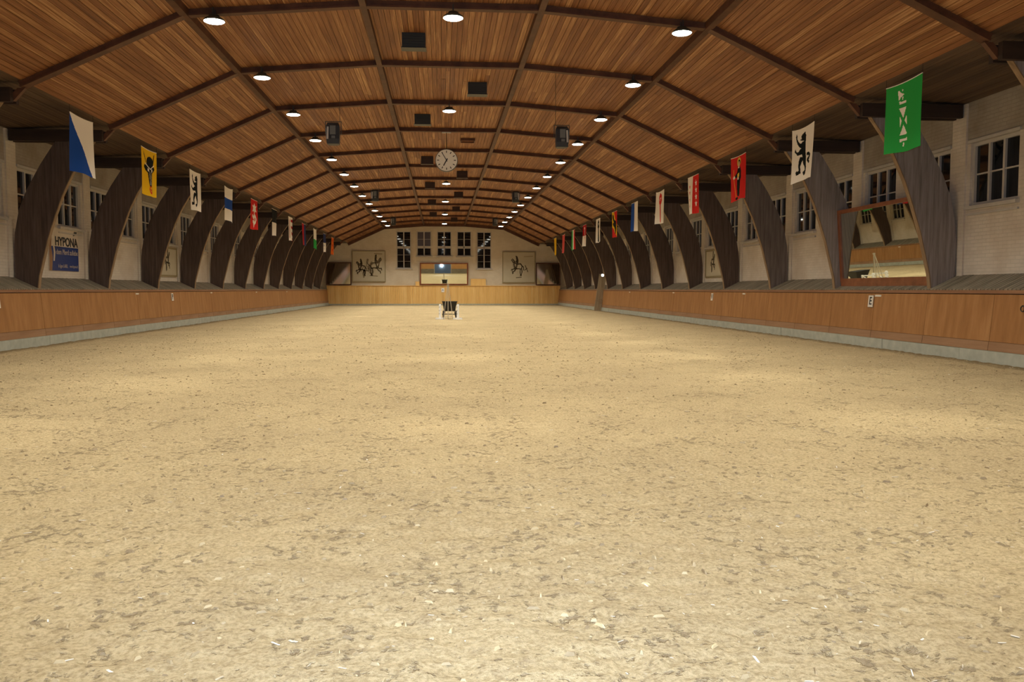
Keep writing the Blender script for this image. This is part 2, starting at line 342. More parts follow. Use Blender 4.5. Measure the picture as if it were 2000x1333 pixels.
# ---- ceiling: boards laid lengthwise above rafters and purlins
ceil = tag(bpy.data.objects.new('ceiling', None), 'brown board ceiling in five facets with dark rafters and purlins', None, None, 'structure'); COL.objects.link(ceil)
B = MB()   # roof deck above the boards
prof = [(-WX-0.4, WTOP+0.05), (-EX, EZ+UP+0.05), (-KX, KZ+UP+0.05), (-MX, MZ+UP+0.05), (MX, MZ+UP+0.05), (KX, KZ+UP+0.05), (EX, EZ+UP+0.05), (WX+0.4, WTOP+0.05)]
B.prism([(x, Y_NEAR-0.4, z) for x, z in prof] + [(x, Y_NEAR-0.4, z+0.2) for x, z in prof[::-1]], (0, Y_END-Y_NEAR+0.8, 0))
B.build('roof_deck', M['strut'], ceil)
facets = [((-WX, WTOP), (-EX, EZ+UP)), ((-EX, EZ+UP), (-KX, KZ+UP)), ((-KX, KZ+UP), (-MX, MZ+UP)), ((-MX, MZ+UP), (MX, MZ+UP)),
          ((MX, MZ+UP), (KX, KZ+UP)), ((KX, KZ+UP), (EX, EZ+UP)), ((EX, EZ+UP), (WX, WTOP))]
cands = []; rest = []; soff = []
BW = 0.118
for fi, ((x0, z0), (x1, z1)) in enumerate(facets):
    L_ = math.hypot(x1-x0, z1-z0); n = max(1, round(L_/BW)); ux, uz = (x1-x0)/n, (z1-z0)/n
    for b in range(n):
        for k in range(-5, 13):
            ya, yb = row(k), row(k+1); parts = [(ya, yb)]
            if random.random() < 0.4 and k not in (-1, 0):
                c = ya+(yb-ya)*random.uniform(0.15, 0.85); parts = [(ya, c), (c, yb)]
            for (p, q) in parts:
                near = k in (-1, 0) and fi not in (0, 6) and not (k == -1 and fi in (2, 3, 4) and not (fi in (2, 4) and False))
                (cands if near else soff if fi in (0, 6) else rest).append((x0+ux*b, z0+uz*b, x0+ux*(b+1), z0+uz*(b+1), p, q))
def board_pts(x0, z0, x1, z1, p, q, dz):
    l = math.hypot(x1-x0, z1-z0); nx, nz = (z1-z0)/l, -(x1-x0)/l     # downwards normal
    if nz > 0: nx, nz = -nx, -nz
    g = 0.004; ex, ez = (x1-x0)/l*g, (z1-z0)/l*g; th = 0.03
    a = (x0+ex, z0+ez); b = (x1-ex, z1-ez); gy = 0.003
    lo = [(a[0]+nx*dz, p+gy, a[1]+nz*dz), (b[0]+nx*dz, p+gy, b[1]+nz*dz), (b[0]+nx*dz, q-gy, b[1]+nz*dz), (a[0]+nx*dz, q-gy, a[1]+nz*dz)]
    hi = [(x-nx*(th+dz), y, z-nz*(th+dz)) for x, y, z in lo]
    return lo+hi
random.shuffle(cands); single, more = cands[:298], cands[298:]
for c in single:
    MB().hexa(board_pts(*c, random.uniform(0, 0.005))).build('board', M['board'], ceil, fixn=False)
B = MB()
for c in rest+more: B.hexa(board_pts(*c, random.uniform(0, 0.005)))
tag(B.build('boards', M['boards'], ceil, fixn=False), None, None, None, 'stuff')
B = MB()
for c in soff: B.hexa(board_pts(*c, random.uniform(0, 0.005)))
tag(B.build('soffit_boards', M['soffit'], ceil, fixn=False), 'dark brown boards over the struts', None, None, 'stuff')
# rafters
def beam_profile(Bm, a, b, web=0.10, flange=0.17, depth=0.15):
    a, b = Vector(a), Vector(b); d = (b-a).normalized(); n = d.cross(Vector((0, 1, 0))).normalized()
    if n.z < 0: n = -n
    Bm.bar(a+n*0.018, b+n*0.018, flange, 0.036, n); Bm.bar(a+n*(0.036+(depth-0.036)/2), b+n*(0.036+(depth-0.036)/2), web, depth-0.036, n)
B = MB()
P5 = [(-EX, EZ), (-KX, KZ), (-MX, MZ), (MX, MZ), (KX, KZ), (EX, EZ)]
for (p, q) in zip(P5[:-1], P5[1:]):
    low = max(abs(p[0]), abs(q[0])) > KX+0.1
    beam_profile(B, (p[0], 0, p[1]), (q[0], 0, q[1]), web=0.15 if low else 0.10, flange=0.21 if low else 0.17, depth=UP)
rm = B.build('rafter', M['beam'], ceil, (0, row(-5)+0.2, 0))
for k in range(-4, 13): link('rafter', rm.data, ceil, (0, row(k), 0))
B = MB()
for (p, q) in zip(P5[:-1], P5[1:]): B.bar((p[0], 0, p[1]+0.02), (q[0], 0, q[1]+0.02), 0.34, 0.24, (0, 0, 1))
B.build('end_rafter', M['beam'], ceil, (0, row(13)-0.18, 0))
for sx in (-1, 1):
    for (x, z, wd, dp) in ((KX, KZ, 0.15, UP+0.02), (MX, MZ, 0.13, UP+0.02)):
        MB().box((sx*x-wd/2, Y_NEAR, z-0.012), (sx*x+wd/2, Y_END, z+dp)).build('purlin', M['beam'], ceil)

# ---- side walls with real window openings
WIN_W = 1.52; WZ0, WZ1 = 3.10, 4.40
wins = []                                    # (y0, y1)
for k in range(-3, 13):
    wins.append((row(k)+0.36, row(k)+0.36+WIN_W)); wins.append((row(k+1)-0.36-WIN_W, row(k+1)-0.36))
wins.sort()
def side_wall(sx, name, lab):
    B = MB(); xi, xo = WX, WX+0.4
    def bx(y0, y1, z0, z1, xa=xi): B.box((min(sx*xa, sx*xo), y0, z0), (max(sx*xa, sx*xo), y1, z1))
    bx(Y_NEAR-0.4, Y_END+0.4, 0, WZ0); 
    e = Y_NEAR-0.4
    for (a, b) in wins: bx(e, a, WZ0, WZ1); e = b
    bx(e, Y_END+0.4, WZ0, WZ1)
    o = B.build(name, M['wall_side']); tag(o, lab, None, None, 'structure')
    MB().box((min(sx*xi, sx*xo), Y_NEAR-0.4, WZ1+0.001), (max(sx*xi, sx*xo), Y_END+0.4, WTOP+0.12)).build('upper_band', M['wall_upper'], o)
    for k in range(-4, 13):                  # shallow pilaster behind each rib
        B2 = MB().box((min(sx*(xi-0.04), sx*(xi+0.02)), row(k)-0.24, 1.5), (max(sx*(xi-0.04), sx*(xi+0.02)), row(k)+0.24, WTOP-0.02))
        B2.build('pilaster', M['wall_side'], o)
    return o
wl = side_wall(-1, 'wall_left', 'white painted brick side wall with dark night windows and feed advertising board')
wr = side_wall(1, 'wall_right', 'white painted brick side wall with dark night windows and tilted red framed mirror')

def make_window():
    W_, H = WIN_W, WZ1-WZ0; fr = MB(); t_ = 0.07
    fr.box((-0.05, 0, 0), (0.05, W_, t_)).box((-0.05, 0, H-t_), (0.05, W_, H)).box((-0.05, 0, t_), (0.05, t_, H-t_)).box((-0.05, W_-t_, t_), (0.05, W_, H-t_))
    cw = (W_-2*t_)/3
    for c in (1, 2): fr.box((-0.045, t_+c*cw-0.03, t_), (0.045, t_+c*cw+0.03, H-t_))
    bar_ = MB()
    for c in range(3): bar_.box((-0.03, t_+c*cw+0.03, H*0.5-0.015), (0.03, t_+(c+1)*cw-0.03, H*0.5+0.015))
    pane = MB().box((-0.006, 0.001, 0.001), (0.006, cw-0.002, (H-2*t_)/2-0.002))
    arch_ = MB().box((-0.11, -0.06, -0.07), (0.02, W_+0.06, 0.0)).box((-0.06, -0.05, -0.19), (0.02, W_+0.05, -0.15))
    head = MB().box((-0.06, -0.05, H), (0.02, W_+0.05, H+0.06))
    return fr.mesh('window', M['winframe']), bar_.mesh('glazing_bar', M['winframe']), pane.mesh('pane', M['glass']), arch_.mesh('sill', M['winframe']), head.mesh('lintel', M['winframe']), cw, t_, H
fr_, bar_, pane_, sill_, head_, cw_, t__, H_ = make_window()
wn = 0
for sx in (-1, 1):
    for (a, b) in wins:
        wn += 1
        o = link('window_%d' % wn, fr_, None, (sx*(WX+0.10), b if sx < 0 else a, WZ0)); o.rotation_euler = (0, 0, math.pi if sx < 0 else 0)
        tag(o, 'dark night window with white six pane frame in the %s' % ('advertising board side wall' if sx < 0 else 'red mirror side wall'), None, 'side wall windows', 'structure')
        link('glazing_bar', bar_, o); link('sill', sill_, o, (-0.08, 0, 0)); link('lintel', head_, o, (-0.08, 0, 0))
        for c in range(3):
            for r_ in range(2): link('pane', pane_, o, (0.01, t__+c*cw_+0.001, t__+r_*(H_-2*t__)/2+0.001))

# ---- end wall (gable) and near wall
def ztop(x):
    ax = abs(x)
    pts = [(0, MZ+UP), (MX, MZ+UP), (KX, KZ+UP), (EX, EZ+UP), (WX+0.4, WTOP)]
    for (x0, z0), (x1, z1) in zip(pts[:-1], pts[1:]):
        if x0 <= ax <= x1: return z0+(z1-z0)*(ax-x0)/(x1-x0)
    return WTOP
EW = [(-4.15, -2.90, 3.20, 6.42), (-2.39, -1.14, 4.28, 6.44), (-0.64, 0.61, 4.28, 6.44), (1.10, 2.35, 4.28, 6.44), (2.84, 4.10, 3.18, 6.40)]
def gable(name, y0, y1, holes, mat_, lab):
    B = MB(); bx = sorted(set([-WX-0.4, WX+0.4, -EX, EX, -KX, KX, -MX, MX] + [h[0] for h in holes] + [h[1] for h in holes]))
    for xa, xb in zip(bx[:-1], bx[1:]):
        xm = (xa+xb)/2; hs = [h for h in holes if h[0] < xm < h[1]]; z = 0.0
        for h in hs:
            B.box((xa, y0, z), (xb, y1, h[2])); z = h[3]
        B.hexa([(xa, y0, z), (xb, y0, z), (xb, y1, z), (xa, y1, z), (xa, y0, ztop(xa)+0.1), (xb, y0, ztop(xb)+0.1), (xb, y1, ztop(xb)+0.1), (xa, y1, ztop(xa)+0.1)])
    return tag(B.build(name, mat_), lab, None, None, 'structure')
we = gable('wall_end', Y_END, Y_END+0.4, EW, M['wall_end'], 'cream gable end wall with five tall windows, wide mirror and framed drawings')
wnr = gable('wall_near', Y_NEAR-0.4, Y_NEAR, [(-1.5, 1.4, 0.0, 3.1)], M['wall_end'], 'gable wall at the entrance end with the blue gate')
for ei, (x0, x1, z0, z1) in enumerate(EW):
    wn += 1; wd = x1-x0; H = z1-z0; B = MB(); t_ = 0.07
    split = 5.02 if H > 2.8 else 5.05; splz = split-z0
    B.box((0, -0.05, 0), (wd, 0.05, t_)).box((0, -0.05, H-t_), (wd, 0.05, H)).box((0, -0.05, 0), (t_, 0.05, H)).box((wd-t_, -0.05, 0), (wd, 0.05, H))
    B.box((wd/2-0.045, -0.06, 0), (wd/2+0.045, 0.06, H)).box((0, -0.06, splz-0.10), (wd, 0.06, splz+0.10))
    o = B.build('window_%d' % wn, M['winframe'], None, (x0, Y_END+0.12, z0))
    tag(o, ['tall end wall window beside the drawing of several horses and riders', 'short end wall window with a pale blind next to the tall one', 'short end wall window in the middle above the wide mirror',
            'short end wall window without blind above the mirror corner', 'tall end wall window beside the drawing of a lone rider'][ei], None, None, 'structure')
    link('sill', MB().box((-0.12, -0.22, -0.09), (wd+0.12, 0.0, 0.0)).mesh('sill', M['winframe']), o)
    for c in range(2):
        xa = t_ if c == 0 else wd/2+0.045; xb = wd/2-0.045 if c == 0 else wd-t_
        zs = [t_, splz-0.10] if H < 2.8 else [t_, t_+(splz-0.1-t_)/3, t_+(splz-0.1-t_)*2/3, splz-0.10]
        for za, zb in list(zip(zs[:-1], zs[1:])) + [(splz+0.10, (splz+H)/2), ((splz+H)/2, H-t_)]:
            MB().box((xa, -0.006, za+0.012), (xb, 0.006, zb-0.012)).build('pane', M['glass_blind'] if (ei == 1 and za > splz) else M['glass'], o)
            MB().box((xa, -0.02, za-0.012), (xb, 0.02, za+0.012)).build('glazing_bar', M['winframe'], o)
# piers between the short windows and the recess around the mirror
for x in (-2.64, -0.89, 0.86, 2.6):
    MB().box((x-0.13, Y_END-0.10, 3.72), (x+0.13, Y_END+0.02, 6.7)).build('pier', M['wall_end'], we)
# entrance gate in the near wall
dr = MB().box((-1.5, Y_NEAR-0.2, 0), (1.4, Y_NEAR-0.12, 3.1)).build('door_1', M['door_blue']); tag(dr, 'blue gate in the entrance end wall', None, None, 'structure')
for sx in (-1, 1):
    a, b = (1.5, 9.9) if sx > 0 else (-9.9, -1.6)
    MB().box((a, Y_NEAR, 0.0), (b, Y_NEAR+0.16, 0.8)).build('wood_panel', M['ledge'], wnr); MB().box((a, Y_NEAR, 0.81), (b, Y_NEAR+0.12, 3.6)).build('wood_panel', M['near_panel'], wnr)

# ---- kickboards (sloping), concrete plinths, ledges
BX0, BZ0, BX1, BZ1 = 10.00, 0.225, 10.10, 1.28
for sx, nm, side in ((-1, 'baseboard_left', 'advertising board'), (1, 'baseboard_right', 'red mirror')):
    o = bpy.data.objects.new(nm, None); COL.objects.link(o)
    tag(o, 'orange brown wooden kickboard sloping along the wall on the %s side' % side, None, None, 'structure')
    step = S/2; n = int(round((Y_END-Y_NEAR)/step)); g = 0.006; th = 0.05
    def slab(za, zb, y0, y1, off):
        xa = BX0+(BX1-BX0)*(za-BZ0)/(BZ1-BZ0)+off; xb = BX0+(BX1-BX0)*(zb-BZ0)/(BZ1-BZ0)+off
        return [(sx*xa, y0, za), (sx*(xa+th), y0, za), (sx*(xa+th), y1, za), (sx*xa, y1, za), (sx*xb, y0, zb), (sx*(xb+th), y0, zb), (sx*(xb+th), y1, zb), (sx*xb, y1, zb)]
    pm = MB().hexa(slab(0.40, BZ1, g, step-g, 0)).mesh('panel', M['kick']); sm = MB().hexa(slab(BZ0, 0.394, g, step-g, -0.008)).mesh('skirt_board', M['skirt'])
    for k in range(n):
        link('panel', pm, o, (0, Y_NEAR+0.02+k*step, 0)); link('skirt_board', sm, o, (0, Y_NEAR+0.02+k*step, 0))
    MB().box((min(sx*(BX1-0.02), sx*(BX1+0.06)), Y_NEAR, 1.295), (max(sx*(BX1-0.02), sx*(BX1+0.06)), Y_END, 1.36)).build('top_rail', M['kick_trim'], o)
    B = MB(); y = Y_NEAR
    while y < Y_END-0.5:
        l = 3.0; off = random.uniform(-0.006, 0.006)
        B.box((min(sx*(9.975+off), sx*10.3), y, -0.15), (max(sx*(9.975+off), sx*10.3), min(y+l-0.008, Y_END), BZ0-0.006+random.uniform(-0.006, 0.004))); y += l
    B.build('plinth', M['concrete'], o)
    # backing and sloping slatted ledge up to the wall
    MB().box((min(sx*10.2, sx*10.6), Y_NEAR, 0), (max(sx*10.2, sx*10.6), Y_END, 1.28)).build('backing', M['strut'], o)
    tr = tag(bpy.data.objects.new('trim_%d' % (1 if sx < 0 else 2), None), 'sloping ledge of grey cross boards above the kickboard on the %s side' % side, None, None, 'structure'); COL.objects.link(tr)
    B = MB(); y = Y_NEAR; bw = 0.115
    while y < Y_END-bw:
        d = random.uniform(-0.003, 0.003); x0, z0, x1, z1 = BX1-0.0, 1.362+d, WX+0.02, 1.665+d
        B.hexa([(sx*x0, y, z0), (sx*x1, y, z1), (sx*x1, y+bw-0.022, z1), (sx*x0, y+bw-0.022, z0), (sx*x0, y, z0+0.025), (sx*x1, y, z1+0.025), (sx*x1, y+bw-0.022, z1+0.025), (sx*x0, y+bw-0.022, z0+0.025)]); y += bw
    tag(B.build('slats', M['ledge'], tr), None, None, None, 'stuff')
    MB().hexa([(sx*10.12, Y_NEAR, 1.28), (sx*(WX+0.02), Y_NEAR, 1.58), (sx*(WX+0.02), Y_END, 1.58), (sx*10.12, Y_END, 1.28), (sx*10.12, Y_NEAR, 1.352), (sx*(WX+0.02), Y_NEAR, 1.652), (sx*(WX+0.02), Y_END, 1.652), (sx*10.12, Y_END, 1.352)]).build('ledge_base', M['strut'], tr)
# end kickboard of upright planks
o = tag(bpy.data.objects.new('baseboard_end', None), 'bright wooden kickboard of upright planks across the end wall', None, None, 'structure'); COL.objects.link(o)
B = MB(); x = -10.15; pw = 0.16
while x < 10.1:
    d = random.uniform(-0.004, 0.004); wdt = pw-0.008
    B.hexa([(x, Y_END-0.30+d, 0.12), (x+wdt, Y_END-0.30+d, 0.12), (x+wdt, Y_END-0.26+d, 0.12), (x, Y_END-0.26+d, 0.12), (x, Y_END-0.18+d, 1.66), (x+wdt, Y_END-0.18+d, 1.66), (x+wdt, Y_END-0.14+d, 1.66), (x, Y_END-0.14+d, 1.66)]); x += pw
tag(B.build('planks', M['kick_end'], o), None, None, None, 'stuff')
MB().box((-10.2, Y_END-0.24, 1.66), (10.2, Y_END, 1.70)).build('top_rail', M['kick_end'], o)
MB().box((-10.2, Y_END-0.34, -0.15), (10.2, Y_END-0.02, 0.12)).build('plinth', M['concrete'], o)

ORD = ['first', 'second', 'third', 'fourth', 'fifth', 'sixth', 'seventh', 'eighth', 'ninth', 'tenth', 'eleventh', 'twelfth', 'thirteenth', 'fourteenth', 'fifteenth', 'sixteenth', 'seventeenth']
# ================================================================== TIMBER RIBS
inner = [(1.37, 10.13), (1.7, 10.09), (2.05, 10.00), (2.6, 9.86), (3.15, 9.68), (3.65, 9.50), (4.2, 9.24), (4.6, 8.99), (5.0, 8.70)]
outer = [(1.655, 10.645), (2.4, 10.645), (2.75, 10.62), (3.3, 10.51), (3.8, 10.31), (4.4, 9.98), (4.8, 9.72), (5.0, 9.58)]
def make_rib():
    rt_ = thing('timber_rib', '', 'rib')
    poly = [(x, -0.055, z) for z, x in inner] + [(x, -0.055, z) for z, x in outer[::-1]]
    MB().prism(poly, (0, 0.11, 0)).build('web', M['rib'], rt_)
    B = MB()
    for (za, xa), (zb, xb) in zip(inner[:-1], inner[1:]):
        B.hexa([(xa-0.022, -0.062, za), (xa, -0.062, za), (xa, 0.062, za), (xa-0.022, 0.062, za), (xb-0.022, -0.062, zb), (xb, -0.062, zb), (xb, 0.062, zb), (xb-0.022, 0.062, zb)])
    B.build('edge_strip', M['rib_edge'], rt_)
    B = MB(); B.box((8.46, -0.17, 4.96), (10.645, -0.06, 5.235)).box((8.46, 0.06, 4.96), (10.645, 0.17, 5.235)).box((8.5, -0.06, 5.0), (10.64, 0.06, 5.2))
    B.build('strut', M['strut'], rt_)
    MB().prism([(8.24, -0.05, 5.245), (8.38, -0.05, 5.245), (8.60, -0.05, 5.0), (8.46, -0.05, 5.0)], (0, 0.10, 0)).build('rafter_foot', M['beam'], rt_)
    return rt_
proto = make_rib()
webm = [c for c in proto.children if c.name.startswith('web')][0].data
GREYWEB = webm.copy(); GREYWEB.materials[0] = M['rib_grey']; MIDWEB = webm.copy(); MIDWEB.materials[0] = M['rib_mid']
RL = {-1: {0: 'dark curved timber rib next to the one beside the blue advertising board', 1: 'dark curved timber rib beside the advertising board, behind the blue and white flag',
           2: 'dark curved timber rib under the yellow bull head flag'},
      1: {0: 'dark curved timber rib behind the green flag, covering the mirror end', 1: 'dark curved timber rib behind the big bear flag and next to the tilted mirror', 2: 'dark curved timber rib behind the red flag with the robed figure'}}
first = True
for sx in (-1, 1):
    for k in range(-2, 13):
        if first: r_ = proto; first = False
        else: r_ = dup(proto, (0, 0, 0))
        if sx > 0 and k < 3:      # light on the ribs nearest the entrance is painted in as paler grey
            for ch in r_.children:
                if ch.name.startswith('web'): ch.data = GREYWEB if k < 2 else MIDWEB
        r_.location = (0, row(k), 0); r_.rotation_euler = (0, 0, math.pi if sx < 0 else 0)
        side = 'advertising board side' if sx < 0 else 'tilted mirror side'
        if k in RL[sx]: tag(r_, RL[sx][k], 'rib')
        else: tag(r_, 'dark curved timber rib on the %s, %s rib from the end wall' % (side, ORD[12-k]), 'rib', 'timber ribs on the %s' % side)

# ================================================================== LAMPS
def make_lamp():
    t_ = thing('ceiling_lamp', '', 'lamp')
    smooth(MB().lathe([(0.20, -0.005), (0.19, 0.03), (0.13, 0.07), (0.10, 0.075), (0.10, 0.11)], n=28).build('housing', M['housing'], t_))
    smooth(MB().lathe([(0.001, -0.032), (0.12, -0.028), (0.175, -0.018), (0.195, -0.006), (0.001, -0.004)], n=28).build('lens', M['lens'], t_))
    MB().box((-0.012, -0.09, 0.11), (0.012, -0.07, 0.24)).box((-0.012, 0.07, 0.11), (0.012, 0.09, 0.24)).box((-0.02, -0.09, 0.10), (0.02, 0.09, 0.115)).build('bracket', M['iron'], t_)
    l = bpy.data.lights.new('bulb', 'SPOT'); l.energy = LAMP_POWER; l.color = LAMP_COLOR; l.spot_size = math.radians(130); l.spot_blend = 0.7; l.shadow_soft_size = 0.17
    b = bpy.data.objects.new('bulb', l); COL.objects.link(b); b.parent = t_; b.location = (0, 0, -0.04)
    return t_
lp = make_lamp(); first = True
for nm, x, z, rws, lab in (('L', -4.62, 6.56, range(-4, 13), 'round glowing ceiling lamp on the advertising board side purlin, %s from the end wall'),
                           ('R', 4.62, 6.56, range(-4, 13), 'round glowing ceiling lamp on the tilted mirror side purlin, %s from the end wall'),
                           ('C', 0.0, 6.74, (-4, -2, 0, 2, 4, 6, 8, 10, 12), 'round glowing ceiling lamp on the ceiling middle line, %s from the end wall')):
    for k in rws:
        o = lp if first else dup(lp, (0, 0, 0)); first = False
        o.location = (x, row(k)-0.18, z); tag(o, lab % ORD[12-k if nm != 'C' else (12-k)//2], 'lamp', 'ceiling lamps')

# ================================================================== FLAGS
def srgb(h): 
    c = [int(h[i:i+2], 16)/255 for i in (0, 2, 4)]; return tuple(((x+0.055)/1.055)**2.4 if x > 0.04 else x/12.92 for x in c)
FC = {n: plain('flag_'+n, srgb(h), 0.85, spec=0.1) for n, h in dict(white='efe9e0', black='14181a', blue='1d4aa0', green='2fa24a', red='cf2a26', yellow='f0c020', gold='d8b848', navy='2a3560', pink='d85a58', orange='d86a1c', skin='cfae8a', darkred='b01c28').items()}
def inpoly(poly, u, v):
    c = np.zeros(u.shape, bool); n = len(poly)
    for a in range(n):
        (x0, y0), (x1, y1) = poly[a], poly[a-1]
        k = (y0 > v) != (y1 > v)
        with np.errstate(divide='ignore', invalid='ignore'): c ^= k & (u < (x1-x0)*(v-y0)/((y1-y0) if y1 != y0 else 1e-9)+x0)
    return c
def instroke(pts, w_, u, v):
    c = np.zeros(u.shape, bool)
    for (x0, y0), (x1, y1) in zip(pts[:-1], pts[1:]):
        dx, dy = x1-x0, y1-y0; t_ = np.clip(((u-x0)*dx+(v-y0)*dy)/(dx*dx+dy*dy+1e-12), 0, 1)
        c |= (u-x0-t_*dx)**2+(v-y0-t_*dy)**2 < w_*w_
    return c
def ell(cx, cy, rx, ry, u, v): return ((u-cx)/rx)**2+((v-cy)/ry)**2 < 1
def from_crop(pts, tl, tr, br, bl):          # crop pixels of a hanging flag -> cloth u, v
    out = []
    for x, y in pts:
        u = (x-tl[0])/(tr[0]-tl[0]); top = tl[1]+(tr[1]-tl[1])*u; bot = bl[1]+(br[1]-bl[1])*u; out.append((u, 1-(y-top)/(bot-top)))
    return out
q1 = ((145, 235), (552, 48), (520, 1105), (140, 1200))
bear = from_crop([(300, 352), (330, 345), (322, 290), (345, 245), (372, 225), (385, 198), (398, 205), (398, 235), (412, 270), (406, 390), (402, 560), (412, 680), (416, 900), (406, 980), (385, 1045), (362, 1052), (345, 1000), (360, 975), (384, 960), (384, 900), (355, 820), (350, 760), (330, 800), (306, 880), (313, 960), (316, 1012), (270, 1032), (240, 1048), (228, 990), (240, 962), (270, 965), (285, 950), (274, 880), (280, 780), (300, 700), (346, 690), (335, 640), (300, 655), (260, 672), (235, 642), (198, 605), (204, 570), (215, 548), (235, 600), (270, 600), (300, 545), (322, 525), (290, 505), (258, 460), (233, 405), (218, 320), (235, 262), (250, 300), (247, 350), (270, 400), (310, 435), (330, 418), (345, 395), (372, 380), (345, 376), (308, 372)], *q1)
tail = from_crop([(440, 645), (470, 632), (500, 670), (488, 720), (448, 758), (488, 800)], *q1)
def d_stgallen(u, v, P):
    q = ((205, 350), (690, 120), (645, 1090), (195, 1210)); f = lambda pts: from_crop(pts, *q)
    for poly in ([(372, 350), (385, 345), (415, 372), (455, 380), (400, 440), (388, 470), (374, 468)], [(383, 495), (482, 458), (482, 490), (388, 530)], [(380, 582), (483, 540), (433, 700)], [(388, 690), (412, 740), (388, 830)], [(483, 655), (452, 735), (486, 790)], [(433, 790), (482, 905), (380, 942)], [(380, 992), (480, 958), (478, 995), (382, 1030)], [(420, 1030), (438, 1022), (430, 1085), (415, 1088)], [(425, 322), (440, 320), (438, 345), (424, 350)], [(425, 425), (440, 418), (438, 458), (424, 462)]):
        P[inpoly(f(poly), u, v)] = 1
def d_bear_tail(u, v, P): P[inpoly(bear, u, v) | instroke(tail, 0.03, u, v)] = 1
def d_bear(u, v, P): P[inpoly([(0.05+x*0.98, y) for x, y in bear], u, v)] = 1
def d_glarus(u, v, P):
    q = ((925, 180), (1215, 50), (1205, 920), (918, 985)); f = lambda pts: from_crop(pts, *q)
    P[ell(0.56, 0.87, 0.12, 0.105, u, v)] = 2; P[ell(0.57, 0.85, 0.075, 0.075, u, v)] = 1; P[ell(0.56, 0.825, 0.055, 0.06, u, v)] = 3
    P[inpoly([(0.50, 0.76), (0.64, 0.76), (0.72, 0.66), (0.74, 0.48), (0.70, 0.44), (0.68, 0.12), (0.62, 0.06), (0.44, 0.10), (0.42, 0.30), (0.44, 0.46), (0.46, 0.52), (0.28, 0.52), (0.28, 0.57), (0.44, 0.64)], u, v)] = 1
    P[inpoly([(0.46, 0.60), (0.60, 0.62), (0.60, 0.53), (0.46, 0.51)], u, v)] = 2; P[ell(0.24, 0.54, 0.07, 0.035, u, v) | ell(0.52, 0.49, 0.05, 0.03, u, v) | ell(0.55, 0.745, 0.05, 0.02, u, v)] = 4
    P[instroke([(0.22, 0.72), (0.22, 0.56)], 0.012, u, v) | instroke([(0.22, 0.52), (0.36, 0.06)], 0.010, u, v)] = 2; P[ell(0.40, 0.045, 0.10, 0.03, u, v)] = 1
def star(cx, cy, r, u, v):
    pts = [(cx+(r if i % 2 == 0 else r*0.42)*math.sin(i*math.pi/5), cy+(r if i % 2 == 0 else r*0.42)*math.cos(i*math.pi/5)) for i in range(10)]
    return inpoly(pts, u, v)
def d_valais(u, v, P):
    P[u > 0.48] = 1
    for cy in (0.80, 0.62, 0.44, 0.26): P[star(0.74, cy, 0.095, u, v)] = 0
    for cy in (0.74, 0.58, 0.38, 0.20): P[star(0.20, cy, 0.075, u, v)] = 1
def crozier(u, v, P, c):
    P[instroke([(0.50, 0.12), (0.50, 0.62)], 0.095, u, v) | instroke([(0.50, 0.60), (0.42, 0.68), (0.44, 0.82), (0.56, 0.90), (0.68, 0.84), (0.70, 0.72), (0.62, 0.66), (0.58, 0.72)], 0.062, u, v)] = c
    P[inpoly([(0.50, 0.66), (0.36, 0.60), (0.64, 0.60)], u, v)] = c
def d_bl(u, v, P): crozier(u, v, P, 1)
def d_luzern(u, v, P): P[u < 0.48] = 1
def d_bern(u, v, P):
    c = u*0.9+v*0.55
    P[:] = 1; P[(v < 0.98-0.30*u-0.0) & (u < 1.1)] = 1
    P[(v > 0.45+0.0*u) & (u > 0.25) & (v > 1.45-1.1*u)] = 0; P[(v < 0.42-0.42*u)] = 0
    P[inpoly([(0.10, 0.92), (0.30, 0.88), (0.42, 0.72), (0.60, 0.66), (0.82, 0.62), (0.86, 0.40), (0.74, 0.14), (0.62, 0.12), (0.58, 0.32), (0.44, 0.42), (0.30, 0.40), (0.12, 0.48), (0.08, 0.56), (0.30, 0.60), (0.14, 0.68), (0.06, 0.80)], u, v)] = 2
def d_bs(u, v, P): crozier(u, v, P, 1)
def d_key_half(u, v, P):
    P[v > 0.5] = 1
    P[instroke([(0.5, 0.88), (0.5, 0.54)], 0.05, u, v) | ell(0.5, 0.85, 0.13, 0.06, u, v)] = 0
    P[instroke([(0.5, 0.46), (0.5, 0.12)], 0.05, u, v) | ell(0.5, 0.40, 0.13, 0.06, u, v)] = 2
def d_neuch(u, v, P): P[u < 0.32] = 1; P[u > 0.66] = 2; P[(abs(u-0.84) < 0.02) & (abs(v-0.86) < 0.06)] = 0
def d_plain(u, v, P): pass
def d_yellowmark(u, v, P): P[inpoly([(0.30, 0.75), (0.62, 0.80), (0.66, 0.30), (0.40, 0.22)], u, v) & (np.sin(v*40) > -0.2)] = 1
def d_zurich(u, v, P): P[v < 1.0-1.12*u] = 1
